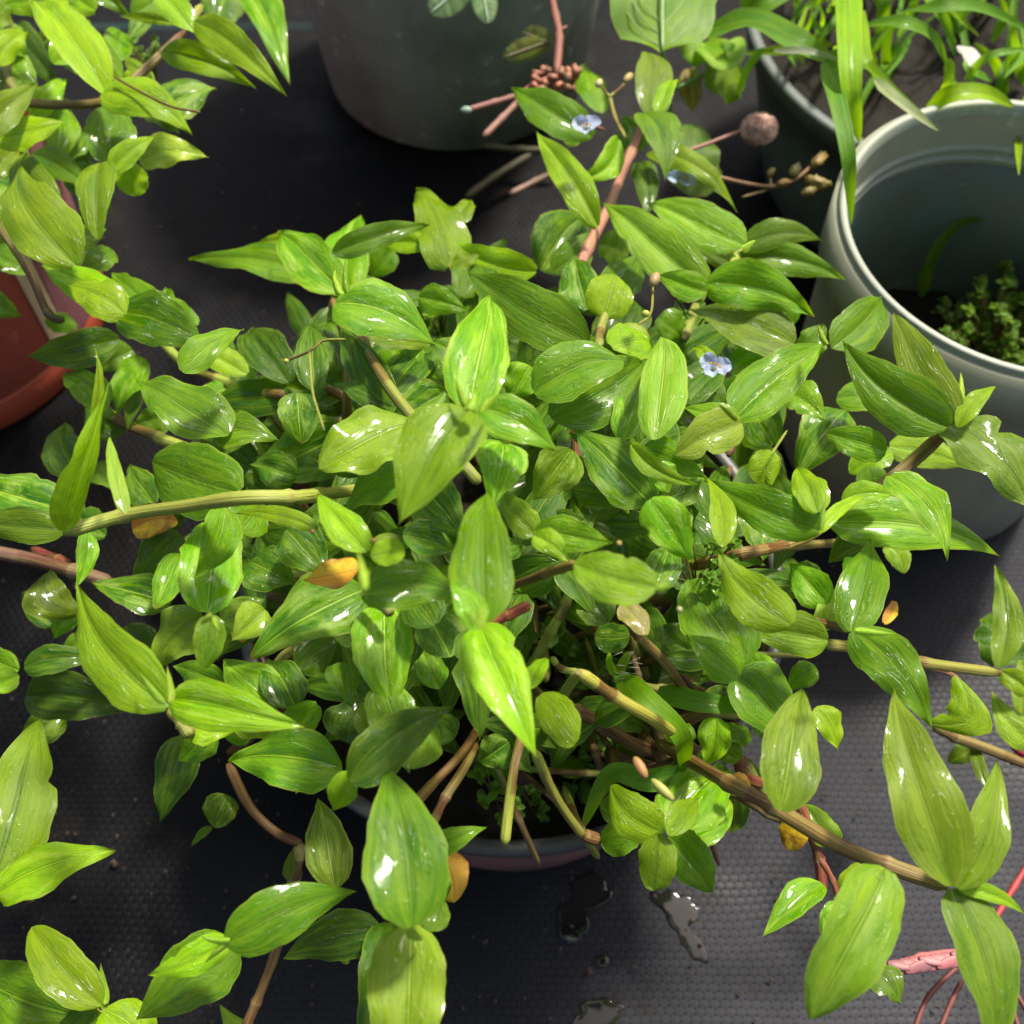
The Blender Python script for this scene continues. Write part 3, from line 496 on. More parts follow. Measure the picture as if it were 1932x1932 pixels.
# inner stems rising from the soil
for k in range(34):
    a = rnd.uniform(0, 6.28); r0 = rnd.uniform(.01, .09); a2 = a + rnd.uniform(-.5, .5); r1 = min(.102, r0 + rnd.uniform(.02, .075))
    p0 = Vector((r0 * math.cos(a), .19 + r0 * math.sin(a), .112)); z1 = rnd.uniform(.145, .175) - .25 * max(0, r1 - .09)
    p2 = Vector((r1 * math.cos(a2), .19 + r1 * math.sin(a2), z1)); p1 = (p0 + p2) / 2 + Vector((rnd.uniform(-.01, .01), rnd.uniform(-.01, .01), .014))
    tube('stem', [p0, p1, p2], rnd.uniform(.0016, .0026), main, M['stem'], jitter(rnd.choice([BR, OL, BR, (.16, .08, .03)])), [1], seg=8)
# lower leaves that fill the inside of the mound
nf = 0; extra = []
def hole(x, y):
    for hx, hy, rx, ry in [(1150,1290,80,50),(840,1055,24,22),(890,1520,60,45),(1010,1520,70,40),(820,1440,24,50)]:
        if ((x - hx) / rx) ** 2 + ((y - hy) / ry) ** 2 < 1: return True
    return False
tries = 0
while nf < 380 and tries < 4000:
    tries += 1
    x, y = rnd.uniform(240, 1640), rnd.uniform(470, 1500)
    d = ((x - 930) / 600) ** 2 + ((y - 960) / 470) ** 2
    if d > 1 or hole(x, y): continue
    if y < 700 and x < 560: continue
    if y > 1230 and (x < 480 or (x > 1450)): continue
    a = rnd.uniform(0, 6.28); n = rnd.choice([1, 2, 2, 3]); lay = rnd.uniform(-1, 9.5) - 2.5 * d
    for q in range(n):
        aa = a + q * 2.2 + rnd.uniform(-.4, .4); ln = rnd.uniform(90, 180)
        tx, ty = x + ln * math.cos(aa), y + ln * math.sin(aa)
        if hole(tx, ty) or ((tx - 930) / 650) ** 2 + ((ty - 960) / 520) ** 2 > 1: continue
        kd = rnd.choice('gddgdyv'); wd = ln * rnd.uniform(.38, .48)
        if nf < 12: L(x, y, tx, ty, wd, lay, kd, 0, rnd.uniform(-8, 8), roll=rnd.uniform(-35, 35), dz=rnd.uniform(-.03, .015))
        else: extra.append((x, y, tx, ty, wd, lay, kd))
        nf += 1
for k in range(120):
    x, y = rnd.uniform(900, 1400), rnd.uniform(1130, 1520); a = rnd.uniform(0, 6.28); ln = rnd.uniform(34, 84)
    if math.hypot((x - 930) / 60, (y - 1500) / 50) < 1: continue
    extra.append((x, y, x + ln * math.cos(a), y + ln * math.sin(a), ln * rnd.uniform(.45, .7), rnd.uniform(-2, 5.5) - (mound(x, y) - .16) / .009, rnd.choice('dgdv')))
for k in range(40):
    x, y = rnd.uniform(880, 1400), rnd.uniform(1120, 1500); a = rnd.uniform(-.6, 1.3); ln = rnd.uniform(110, 260); h = rnd.uniform(.125, .17)
    tube('stem', [P(x, y, h), P(x + ln * .5 * math.cos(a), y + ln * .5 * math.sin(a) + rnd.uniform(-15, 15), h + .012), P(x + ln * math.cos(a), y + ln * math.sin(a), h - rnd.uniform(0, .02))], rnd.uniform(.0008, .0019), main, M['stem'], jitter(rnd.choice([(.14, .05, .03), (.20, .10, .05), OL, (.24, .16, .07)])), [1], seg=8)
VS, FS, UV = [], [], []
o0 = Vector((0, .19, .114))
for (x, y, tx, ty, wd, lay, kd) in extra:
    h = mound(x, y) + (lay - 6) * .009; b0 = P(x, y, h); t0 = P(tx, ty, h + rnd.uniform(-.03, .012))
    vs, fs, uv = leaf_mesh(b0, t0, wd, 0, rnd.uniform(-35, 35), .08, 0, .15, .03, 10, 6)
    k = len(VS); VS += [v + b0 - o0 for v in vs]; FS += [tuple(i + k for i in f) for f in fs]; UV += uv
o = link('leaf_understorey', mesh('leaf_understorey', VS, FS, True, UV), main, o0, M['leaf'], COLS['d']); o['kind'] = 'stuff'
exec_later = []
# ------------------------------------------------------------------ neighbouring shoots
def flat(h): return lambda x, y: h
HB = lambda x, y: .19
pb = empty('dayflower_plant', P(120, 250, .14), 'bright yellow-green leafy plant in the red pot, top left corner', 'plant')
LB = lambda *a, **k: leaf(pb, *a, hf=HB, **k)
for a in [(202,180,60,-8,88,10,'y',0,-10),(194,175,362,246,80,10,'y',0,-14),(306,96,484,166,56,9,'y',0,-10),(366,40,538,190,62,11,'y',0,-14),(366,62,296,-30,54,11,'y',0,-8),(300,215,404,160,80,6,'d',0,0),(208,312,205,200,94,8,'g',1,0),
 (208,322,294,256,48,10,'y',0,-4),(262,300,390,290,64,8,'l',0,-6),(190,308,180,442,72,10,'y',1,-6),(250,308,252,370,60,9,'y',2,0),(142,500,16,314,124,11,'y',0,-12),(62,290,168,362,58,7,'g',0,-8),(110,400,40,284,74,8,'p',0,-6),
 (-30,256,76,163,64,11,'p',0,-8),(-10,262,122,226,66,10,'y',0,8),(112,205,110,305,74,6,'g',1,0),(224,152,118,22,84,7,'y',0,-10),(10,8,150,20,50,9,'y',0,-8),(466,-20,527,148,72,5,'g',0,-10),(100,-40,246,14,66,8,'g',0,0),(26,56,132,172,66,5,'d',0,0),
 (336,44,224,32,20,9,'y',0,0),(430,-20,400,90,80,2,'d',0,0),(-20,60,20,-20,60,9,'y',0,0),(40,150,-20,220,60,6,'d',0,0),(230,60,190,150,60,6,'g',0,0),(350,-30,260,40,60,3,'d',0,0),(60,400,-30,330,60,5,'d',0,0),(20,500,-20,400,40,5,'g',0,0),(90,230,180,330,60,4,'d',0,0),
 (280,130,240,180,60,6,'y',2,0),(240,110,290,170,30,7,'y',2,0),(150,500,60,420,50,8,'p',0,10),(90,595,135,625,40,-2,'g',2,0),(130,230,60,190,60,4,'d',0,0),(150,40,60,90,66,4,'d',0,0),(40,320,120,420,60,3,'d',0,0),(180,380,130,320,60,3,'g',0,0),(-10,120,60,60,60,9,'y',0,-8),(100,120,170,40,62,8,'y',0,6),(250,30,330,-20,50,7,'g',0,0),(130,320,220,390,60,6,'g',0,0),(60,220,130,150,56,7,'y',0,0),(-20,330,40,270,60,8,'y',0,0),(10,110,70,180,60,6,'g',0,0),(240,240,180,190,60,6,'d',0,0),(-10,60,50,110,56,7,'g',0,0),(270,190,340,250,50,5,'d',0,0),(160,250,110,330,60,5,'g',0,0),(20,420,80,340,50,6,'g',0,0),(180,20,110,-30,60,8,'y',0,0),(300,20,240,80,50,4,'d',0,0),(130,470,200,430,50,7,'g',0,0),(210,470,150,520,54,7,'g',0,0),(-20,480,60,520,60,6,'g',0,0),(-30,560,40,600,50,4,'g',0,0)]: LB(*a)
for q, ww, c in [([(40,192),(110,198),(200,190),(262,142),(350,58)],14,(.20,.13,.03)),([(-20,400),(50,505),(90,590),(120,605)],13,(.10,.07,.02)),([(20,40),(10,130),(40,190)],14,(.2,.2,.04)),([(350,58),(380,10)],14,LI)]:
    stem(pb, q, ww, 8, c, hf=HB)
stem(pb, [(215,145),(250,165),(320,200),(378,212)], 4, 11, (.12,.03,.02), [], hf=HB, name='dry_twig')
def shoot(label, loc, leaves, stems, hf, young=()):
    e = empty('dayflower_shoot', loc, label, 'plant shoot')
    for a in leaves: leaf(e, *a, hf=hf)
    for q, ww, c in stems: stem(e, q, ww, 5, c, hf=hf)
    for a in young: leaf(e, *a, 7, 'l', 4, 0, hf=hf, fold=.8, name='young_leaf')
    return e
shoot('two broad green leaves poking in at the lower left edge', P(-20, 1660, .15), [(-14,1662,62,1342,150,6,'p',0,10),(-6,1682,214,1604,92,8,'y',0,-8)], [([(-10,1670),(-80,1690),(-160,1760)],22,LI)], flat(.17), [(-6,1690,70,1700,14),(-5,1660,50,1620,12)])
shoot('bright green leaf rosette cut off by the bottom left corner', P(190, 1905, .12), [(190,1895,66,1738,98,9,'y',1,-10),(152,1915,-70,1815,158,5,'g',0,-8),(184,1906,128,2010,96,8,'g',1,0),(196,1906,290,2000,104,8,'y',1,-10)], [([(190,1900),(196,1960),(205,2040)],22,LI)], flat(.16), [(192,1902,168,1838,24),(186,1900,128,1850,16),(196,1895,190,1810,18)])
shoot('grey green leaf tip rising from the bottom edge, left of centre', P(520, 1990, .1), [(540,2010,404,1900,62,6,'p',0,-6)], [([(540,2010),(600,2060)],14,OL)], flat(.10))
shoot('slim green leaves and stem at the right edge, middle height', P(1890, 1270, .09), [(1886,1256,1880,1152,118,5,'d',1,16),(1884,1260,1860,1064,58,8,'p',0,22),(1888,1266,1975,1345,44,7,'y',0,-6),(1960,1410,1866,1308,62,6,'p',0,-10),(1928,1352,1934,1222,44,5,'p',0,0),(1862,1485,1836,1380,26,6,'v',0,-6),(1840,1400,1790,1440,40,4,'v',1,0)],
      [([(1880,1268),(1960,1275)],14,LI)], flat(.13))
# upper shoot (part of the mound, long pink stem)
for a in [(1226,226,1234,84,70,14,'p',0,-6),(1216,214,1250,332,78,15,'g',0,-12),(1240,216,1272,142,32,16,'y',0,6),(1118,258,970,155,76,12,'g',0,-16),(1132,212,1102,120,54,9,'g',0,-6),(1166,262,1084,338,54,13,'y',0,-22),(1210,305,1222,418,48,9,'g',0,-6),(1222,288,1392,390,48,11,'y',0,-14),
 (1206,285,1180,215,58,11,'d',0,0),(1128,428,998,256,62,12,'y',0,10),(1060,260,1100,250,40,8,'y',1,0),(1180,430,1150,400,30,7,'g',0,0),(1290,470,1250,520,60,6,'g',0,0),(1185,480,1130,460,70,6,'y',1,0)]: L(*a)
# ------------------------------------------------------------------ flowers, buds
def ellipsoid(name, c, rx, ry, rz, parent, mat, color, rot=(0, 0, 0), seg=12, rings=8, rough=0):
    bm = bmesh.new(); bmesh.ops.create_uvsphere(bm, u_segments=seg, v_segments=rings, radius=1)
    from mathutils import Euler
    rm = Euler(rot).to_matrix()
    for v in bm.verts:
        k = 1 + rough * mnoise.noise(v.co * 5 + c * 100)
        v.co = rm @ Vector((v.co.x * rx * k, v.co.y * ry * k, v.co.z * rz * k))
    for f in bm.faces: f.smooth = True
    me = bpy.data.meshes.new(name); bm.to_mesh(me); bm.free()
    return link(name, me, parent, c, mat, color)
def flower(px, py, lay, size, rot, col=(.60, .68, .94), hf=mound):
    h = (hf(px, py) if callable(hf) else hf) + (lay - 6) * .009; c = P(px, py, h); mpp = (CAM - c).length / FP; s = size * mpp
    f = ellipsoid('flower', c, s * .12, s * .12, s * .12, main, M['petal'], (.35, .45, .12))
    f['label'] = 'small pale blue three-petalled flower'
    cv = (CAM - c).normalized()
    for k, (a, sc) in enumerate([(rot, 1), (rot + 1.5, 1.0), (rot + 3.6, .75)]):
        d = Vector((math.cos(a), math.sin(a) * .8, .25)).normalized()
        t0 = c + d * s * sc
        vs, fs, uv = leaf_mesh(c, t0, size * sc * .95, 0, rnd.uniform(-25, 25), -.12, 2, -.25, .08, 10, 8)
        o = link('petal', mesh('petal', vs, fs, True, uv), f, c, M['petal'], jitter(col, .06))
    for k in range(4):
        a = rot + .7 + (k - 1.5) * .45; q = c + Vector((math.cos(a), math.sin(a), 0)) * s * .42 + cv * s * .3
        tube('stamen', [c, (c + q) / 2 + cv * s * .1, q], s * .02, f, M['petal'], (.75, .75, .6), [], seg=6)
        ellipsoid('anther', q, s * .085, s * .06, s * .06, f, M['petal'], (.80, .55, .03), seg=8, rings=6)
    return f
flower(1346, 697, 17, 34, .4); flower(1107, 243, 17, 30, .9); flower(1283, 336, 11, 32, -.4); flower(1812, 1358, 9, 20, -.2, (.8, .8, .85))
def bud(px, py, lay, w, l, ang, col, name='bud'):
    c = P(px, py, mound(px, py) + (lay - 6) * .009); m = (CAM - c).length / FP
    return ellipsoid(name, c, l * m / 2, w * m / 2, w * m / 2, main, M['tint'], col, (0, 0, ang))
for px, py, w_, l_, a, c in [(1130,157,13,20,1.2,(.55,.52,.22)),(1185,147,14,28,1.0,(.45,.33,.10)),(1235,527,20,34,1.2,(.42,.30,.12)),(1218,592,14,16,0,(.45,.50,.08)),(540,681,9,10,0,(.45,.5,.05)),(1208,1448,20,46,-1.1,(.45,.24,.08)),(1250,1490,18,56,-.8,(.42,.42,.10)),(590,1003,9,9,0,(.25,.12,.04)),(704,1020,9,9,0,(.25,.12,.04)),(1282,1150,12,12,0,(.4,.45,.2)),(1168,1025,10,10,0,(.5,.4,.1))]:
    bud(px, py, 17, w_, l_, a, c)
for q in [[(1150,182),(1140,170),(1130,157)],[(1150,182),(1168,168),(1185,150)],[(1205,612),(1228,590),(1232,540)],[(1222,598),(1218,590)],[(652,640),(610,643),(585,662),(540,681)],[(584,662),(590,740),(612,812)],[(1455,858),(1485,812)]]:
    S(q,5,16,(.36,.38,.06),[],name='flower_stalk')
# spathes (folded pods)
for px, py, w_, l_, a in [(1188,642,66,76,.0),(1443,876,54,60,.3),(728,1022,34,54,.2)]: bud(px, py, 10, w_, l_, a, (.22, .32, .02), 'seed_pod')
# ------------------------------------------------------------------ water droplets on leaves
for px, py, r_ in [(1283,747,9),(1660,1652,11),(1905,830,8),(1890,908,10),(1912,930,7),(1500,1690,6),(730,1690,9),(1790,768,9),(1890,1880,9),(1893,1915,9)]:
    c = P(px, py, mound(px, py) + ((24 if py > 1600 else 16) - 6) * .009 + .004); m = (CAM - c).length / FP
    # snap down on the leaf with a ray cast later
    DROPS.append((px, py, r_))
# ------------------------------------------------------------------ small weeds
def weed(label, px, py, h, n, spread, ls, name='chickweed_clump', col=(.10, .20, .05), rise=.02, kind='weed'):
    c0 = P(px, py, h); m = (CAM - c0).length / FP
    e = empty(name, c0 - Vector((0, 0, rise)), label, kind)
    r = random.Random(int(px * 7 + py))
    # three shared leaf shapes
    shapes = []
    for s in range(3):
        vs, fs, uv = leaf_mesh(c0, c0 + Vector((ls * m, 0, ls * m * .25)), ls * .72, 0, 0, .08, 2, -.15, .03, 6, 4, r); me = mesh('leaf', vs, fs, True, uv); me.materials.append(M['leaf']); shapes.append(me)
    for i in range(n):
        a = r.uniform(0, 6.28); rr = spread * m * math.sqrt(r.random()); tip = c0 + Vector((rr * math.cos(a), rr * math.sin(a), r.uniform(-.3, .7) * rise - .2 * rr))
        tube('stem', [c0 - Vector((0, 0, rise)), (c0 + tip) / 2 - Vector((0, 0, rise * .3)), tip], m * 1.8, e, M['stem'], (.2, .24, .05), [], seg=6, sub=4)
        for lev in range(2):
            for q in range(4):
                o = bpy.data.objects.new('leaf', shapes[r.randrange(3)]); COL.objects.link(o); o.parent = e
                o.location = tip - Vector((0, 0, lev * ls * m * .45)) - e.location; s = r.uniform(.55, 1.0) * (1 if lev else .62)
                o.rotation_euler = (r.uniform(-.3, .3), r.uniform(-.5, .1), q * 1.57 + lev * .8 + a); o.scale = (s, s, s); o.color = (*jitter(col, .2, r), 1)
    return e
weed('small pale round-leaved weed in the maroon pot beside its front rim', 930, 1478, .150, 11, 70, 26, col=(.10, .22, .04))
weed('tiny dark clover-like weed sprouting beside the front rim', 1010, 1510, .135, 6, 34, 18, col=(.04, .12, .03))
weed('feathery small-leaved weed right of centre in the mound', 1330, 1062, .235, 16, 90, 22, col=(.08, .19, .03))
weed('mossy small-leaved weed at the mound top, near centre', 830, 600, .18, 8, 40, 16, col=(.11, .22, .03))
weed('small-leaved weed tuft deep between leaves right of the mound top', 1310, 600, .185, 7, 40, 16, col=(.04, .13, .02))
weed('small succulent weed growing in the red pot, top left', 275, 95, .17, 8, 45, 17, col=(.12, .22, .10))
weed('bushy green weed inside the pale pot, right edge', 1890, 600, .080, 44, 95, 20, col=(.07, .16, .02), rise=.03)
weed('low dark weed inside the pale pot, left of the bushy one', 1815, 605, .068, 26, 55, 16, col=(.05, .11, .04), rise=.02)
weed('green mossy weed at the far side of the pale pot', 1925, 560, .072, 26, 60, 18, col=(.07, .16, .03), rise=.02)
weed('low weed mat at the near side inside the pale pot', 1860, 650, .066, 34, 75, 18, col=(.05, .13, .02), rise=.018)
weed('round-leaved seedling low in the open middle of the mound', 1090, 1320, .142, 9, 90, 34, col=(.045, .13, .035))
weed('dark seedling near the pot soil, centre right', 1230, 1290, .14, 6, 70, 24, col=(.06, .15, .03))
weed('grey-green seedling at the left side of the mound', 520, 770, .17, 5, 50, 44, col=(.07, .15, .05))
weed('dark seedling low on the soil, just behind the front weed', 1080, 1470, .128, 7, 60, 24, col=(.03, .10, .025))

# ------------------------------------------------------------------ grasses
def blade(e, pts, wpx, col, hs, name='blade', roll=0, mat='grass', fold=.25):
    W = [P(x, y, h) for (x, y), h in zip(pts, hs)]
    if len(W) == 2: W = [W[0], (W[0] + W[1]) / 2 + Vector((0, 0, .01)), W[1]]
    n = 26; pp = [W[0] * 2 - W[1]] + W + [W[-1] * 2 - W[-2]]; path = []
    m = len(W) - 1
    for i in range(n + 1):
        u = i / n * m; k = min(int(u), m - 1); t = u - k; p0, p1, p2, p3 = pp[k:k + 4]
        path.append(.5 * ((2 * p1) + (p2 - p0) * t + (2 * p0 - 5 * p1 + 4 * p2 - p3) * t * t + (3 * p1 - p0 - 3 * p2 + p3) * t ** 3))
    o0 = W[0]; vs, fs, uv = [], [], []
    for i, p in enumerate(path):
        T = (path[min(i + 1, n)] - path[max(i - 1, 0)]).normalized(); cv = (CAM - p).normalized()
        N = cv * .6 + UP * .4; N = (N - T * N.dot(T)).normalized(); Sd = T.cross(N).normalized()
        a = R(roll) + .25 * math.sin(i / n * 4); Sx = Sd * math.cos(a) + N * math.sin(a); Nx = N * math.cos(a) - Sd * math.sin(a)
        t = i / n; w_ = wpx * (CAM - p).length / FP / 2 * min(1, (t + .08) * 4) * (1 - t ** 3) ** .8
        for j in range(5):
            s = j / 2 - 1; vs.append(p + Sx * s * w_ - Nx * (abs(s) ** 1.5) * -fold * w_ - o0); uv.append((t, j / 4))
    for i in range(n):
        for j in range(4): fs.append((i * 5 + j, i * 5 + j + 1, (i + 1) * 5 + j + 1, (i + 1) * 5 + j))
    return link(name, mesh(name, vs, fs, True, uv), e, o0, M[mat], jitter(col, .08))
GG = (.085, .24, .045); GY = (.24, .42, .012)
g1 = empty('grass_tuft', P(1600, -40, .13), 'tall grass with long arching blades growing in the slate pot, upper right', 'grass')
blade(g1, [(1598,-60),(1600,60),(1606,170),(1622,272)], 46, GY, (.20, .22, .215, .19))
blade(g1, [(1555,120),(1578,190),(1600,300),(1606,425)], 34, GG, (.20, .215, .21, .18))
blade(g1, [(1330,62),(1420,45),(1500,78),(1580,120)], 66, (.11, .26, .05), (.17, .19, .20, .19), roll=15)
blade(g1, [(1460,95),(1530,98),(1592,115)], 14, (.50, .52, .46), (.20, .205, .20))
blade(g1, [(1690,28),(1760,14),(1850,14),(1950,62)], 26, GG, (.17, .20, .20, .18))
blade(g1, [(1630,48),(1700,42),(1760,70),(1788,125)], 26, GG, (.18, .20, .19, .17)); blade(g1, [(1790,110),(1788,150),(1772,190)], 18, GY, (.18, .17, .15))
blade(g1, [(1628,20),(1632,100),(1660,145),(1772,246)], 20, GY, (.20, .21, .205, .19)); blade(g1, [(1650,150),(1690,185),(1772,248)], 22, (.55, .55, .42), (.206, .20, .192))
blade(g1, [(1750,205),(1800,178),(1860,176),(1915,202)], 34, GY, (.165, .178, .178, .17)); blade(g1, [(1820,150),(1870,105),(1950,92)], 16, GG, (.15, .17, .17))
blade(g1, [(1560,130),(1590,112),(1630,118),(1680,150)], 40, GG, (.19, .195, .19, .17)); blade(g1, [(1400,20),(1450,-10),(1520,-40)], 70, (.10, .24, .02), (.17, .18, .17)); blade(g1, [(1330,80),(1370,110),(1402,70)], 60, (.14, .26, .02), (.14, .15, .15)); blade(g1, [(1440,90),(1410,130),(1385,195)], 14, GG, (.15, .14, .12))
r2 = random.Random(3)
for k in range(75):
    x, y = r2.uniform(1470, 1960), r2.uniform(-60, 190)
    if y > 130 and x < 1640: continue
    if r2.random() < .3: a = r2.uniform(0, 6.28)
    else: a = r2.uniform(-2.4, -.7)
    ln = r2.uniform(60, 190); x2, y2 = x + ln * math.cos(a), y + ln * math.sin(a); h = r2.uniform(.122, .15)
    blade(g1, [(x, y), ((x + x2) / 2 + r2.uniform(-20, 20), (y + y2) / 2), (x2, y2)], r2.uniform(8, 24), r2.choice([GG, GY, (.06, .16, .02), GG]), (.112, h, h + r2.uniform(-.01, .02)), roll=r2.uniform(-40, 40))
g2 = empty('grass_tuft', P(1160, 1270, .13), 'single hairy grass shoot with one arching blade in front centre of the mound', 'grass')
blade(g2, [(1165,1272),(1215,1320),(1285,1390),(1288,1462)], 50, (.12, .27, .02), (.205, .215, .21, .185)); blade(g2, [(1292,1458),(1225,1470),(1150,1462),(1094,1572)], 46, GG, (.186, .19, .188, .155), roll=15)
blade(g2, [(1242,1302),(1300,1322),(1360,1330),(1428,1338)], 44, GG, (.20, .205, .205, .20)); blade(g2, [(1412,1345),(1428,1310),(1414,1272)], 22, GG, (.20, .205, .20)); blade(g2, [(1168,1335),(1172,1370),(1158,1408)], 36, GG, (.16, .165, .155))
blade(g2, [(1160,1275),(1150,1250),(1150,1228)], 16, GY, (.205, .21, .212)); blade(g2, [(1165,1275),(1180,1245),(1186,1228)], 20, (.2, .34, .06), (.205, .21, .212))
rh = random.Random(5)
for k in range(26):
    x, y = rh.uniform(1155, 1192), rh.uniform(1235, 1300); a = rh.uniform(-.6, .5); h = .207
    tube('hair', [P(x, y, h), P(x + 22 * math.cos(a), y + 22 * math.sin(a), h + .002)], .00010, g2, M['twig'], (.6, .6, .5), [], seg=4, sub=2)
g3 = empty('grass_tuft', P(1745, 545, .05), 'lone dark arched grass blade inside the pale pot', 'grass')
blade(g3, [(1738,560),(1755,500),(1805,428),(1902,402)], 24, (.04, .13, .02), (.06, .085, .10, .10), roll=20)
# ------------------------------------------------------------------ sensitive plant, dried stalks, broad leaf
PKC = (.34, .12, .10)
PKC = (.26, .09, .06)
mi = empty('sensitive_plant', P(1050, 0, .16), 'sensitive plant with red stem and feathery leaves in front of the dark green pot', 'plant')
def mstem(e, pts, w_, h, col=PKC, name='stem'):
    W = [P(x, y, hh) for (x, y), hh in zip(pts, h if isinstance(h, (tuple, list)) else [h] * len(pts))]; w_ = w_ * .78
    return tube(name, W, w_ / 2 * (CAM - W[0]).length / FP, e, M['twig'], jitter(col), list(range(len(pts))))
mstem(mi, [(1030,-60),(1048,30),(1055,70),(1050,140)], 15, .16); mstem(mi, [(1050,60),(1070,50)], 8, .16); mstem(mi, [(985,180),(1030,196),(1140,245)], 8, .15); mstem(mi, [(1050,140),(1005,160),(980,180)], 9, .155)
def pinnate(e, p0, p1, n, lw, h, col, closed=False):
    a, b2 = P(*p0, h), P(*p1, h + .004); tube('leaf_axis', [a, (a + b2) / 2, b2], .0006, e, M['twig'], col, [], seg=6, sub=3)
    T = (b2 - a).normalized(); cv = (CAM - a).normalized(); Sd = T.cross(cv).normalized(); m = (CAM - a).length / FP
    vs, fs, uv = leaf_mesh(a, a + Sd * lw * m, 4.6, 0, 0, .03, 2, .1, 0, 5, 2)
    me = mesh('leaflet', vs, fs, True, uv); me.materials.append(M['matte'])
    vs, fs, uv = leaf_mesh(a, a - Sd * lw * m, 4.6, 0, 0, .03, 2, .1, 0, 5, 2)
    me2 = mesh('leaflet', vs, fs, True, uv); me2.materials.append(M['matte'])
    from mathutils import Matrix
    for i in range(n):
        t = (i + .6) / n; c = a + (b2 - a) * t; s = math.sin(math.pi * min(1, t * .85 + .15)) ** .6
        for k, mm in enumerate((me, me2)):
            o = bpy.data.objects.new('leaflet', mm); COL.objects.link(o); o.parent = e; o.location = c - parent_world(e)
            ang = (1 if k == 0 else -1) * (.9 if closed else .35)
            o.rotation_mode = 'QUATERNION'; o.rotation_quaternion = Matrix.Rotation(ang, 3, cv).to_quaternion(); o.scale = (s, s, s); o.color = (*jitter(col, .15), 1)
pinnate(mi, (890,-40), (812,24), 24, 30, .17, (.24, .36, .24)); pinnate(mi, (905,-50), (922,44), 26, 24, .17, (.26, .38, .25)); pinnate(mi, (1035,78), (950,108), 20, 22, .15, (.14, .12, .05)); pinnate(mi, (1045,85), (985,60), 14, 22, .15, (.13, .11, .06)); pinnate(mi, (1035,120), (1000,190), 16, 12, .15, (.12, .12, .06), True)
for p0, p1, w_ in [((985,178),(882,208),13),((985,185),(912,258),14)]:
    mstem(mi, [p0, ((p0[0] + p1[0]) / 2, (p0[1] + p1[1]) / 2), p1], w_, .15, (.30, .13, .10), 'folded_leaf')
ellipsoid('leaf_tip', P(880, 208, .15), .0032, .0022, .002, mi, M['tint'], (.30, .42, .32))
rr3 = random.Random(9)
for k in range(34):
    ellipsoid('seed_pod', P(1048 + rr3.uniform(-42, 42), 148 + rr3.uniform(-18, 22), .155 + rr3.uniform(-.004, .006)), rr3.uniform(.002, .0036), .0019, .0019, mi, M['tint'], jitter((.42, .18, .10), .3), (0, 0, rr3.uniform(0, 3)), 8, 6, .5)
st = empty('dried_stalk', P(1270, 290, .12), 'reddish stalk with fuzzy pink seed head right of the long pink stem', 'dried flower')
mstem(st, [(1240,300),(1300,284),(1400,246)], 8, .16, (.40, .17, .12)); hd = ellipsoid('seed_head', P(1432, 243, .16), .0085, .0062, .006, st, M['tint'], (.70, .42, .34), (0, 0, .5), 24, 16, .5)
VS, FS = [], []; c = P(1432, 243, .16)
for k in range(900):
    d = Vector((rr3.gauss(0, 1), rr3.gauss(0, 1), rr3.gauss(0, 1))).normalized(); q = Vector((d.x * .0075, d.y * .0062, d.z * .006)); s_ = d.orthogonal().normalized() * .00022
    i = len(VS); VS += [q - s_, q + s_, q + d * .0026]; FS.append((i, i + 1, i + 2))
o = link('seed_bristle', mesh('seed_bristle', VS, FS, False), hd, c, M['twig'], (.80, .55, .46)); o['kind'] = 'stuff'; o.location = (0, 0, 0)
s2 = empty('dried_stalk', P(1310, 310, .12), 'brown stalk with a cluster of bristly buds at upper right of the mound', 'dried flower')
mstem(s2, [(1290,312),(1370,338),(1455,352),(1500,338),(1532,312)], 8, .15, (.36, .18, .09)); mstem(s2, [(1400,372),(1450,358)], 6, .148, (.3, .2, .06)); mstem(s2, [(1455,352),(1452,330)], 6, .15, (.3, .2, .06))
for x, y, l_, w_, a in [(1545,302,.0085,.0055,.9),(1500,322,.007,.005,1.2),(1540,345,.008,.0065,-.5),(1525,362,.006,.0045,.4),(1455,325,.004,.003,1),(1558,348,.004,.004,0),(1478,345,.005,.0035,.3)]:
    ellipsoid('bud', P(x, y, .152), l_ * .72, w_ * .5, w_ * .5, s2, M['tint'], jitter((.26, .20, .05), .25), (0, 0, a), 14, 10, .5)
for lb, pts, w_ in [('pale dry straw lying by the big dark green pot', [(910,275),(980,282),(1065,284)], 14), ('short pinkish dry twig lying above the centre leaves', [(962,366),(1010,342),(1062,318)], 13), ('long dark dry leaf blade on the cloth near the big pot', [(880,372),(930,335),(1000,292)], 16)]:
    e = empty('dry_straw', P(*pts[0], .05), lb, 'dry straw'); mstem(e, pts, w_, .06 if 'dark' not in lb else .02, (.30, .18, .13) if 'dark' not in lb else (.08, .07, .03), 'straw')
kl = empty('broad_leaf_plant', P(1250, 320, .1), 'pale plant with one big rounded scalloped leaf at the top edge', 'plant')
leaf(kl, 1246, 100, 1250, -110, 196, 6, (.20, .33, .10), 2, 0, hf=.175, roll=0, fold=.05, arch=.03, mat='matte'); leaf(kl, 1300, 235, 1290, 340, 110, 6, (.09, .17, .04), 2, 0, hf=.12, mat='matte'); leaf(kl, 1330, 150, 1400, 130, 110, 6, (.13, .22, .02), 2, 0, hf=.13, mat='matte')
leaf(kl, 1290, 110, 1345, 90, 60, 6, (.16, .28, .05), 1, 0, hf=.14, mat='matte'); leaf(kl, 1300, 130, 1310, 210, 44, 6, (.14, .03, .05), 1, 0, hf=.12, mat='matte'); leaf(kl, 1285, 290, 1330, 370, 90, 6, (.06, .12, .03), 2, 0, hf=.08, mat='matte')
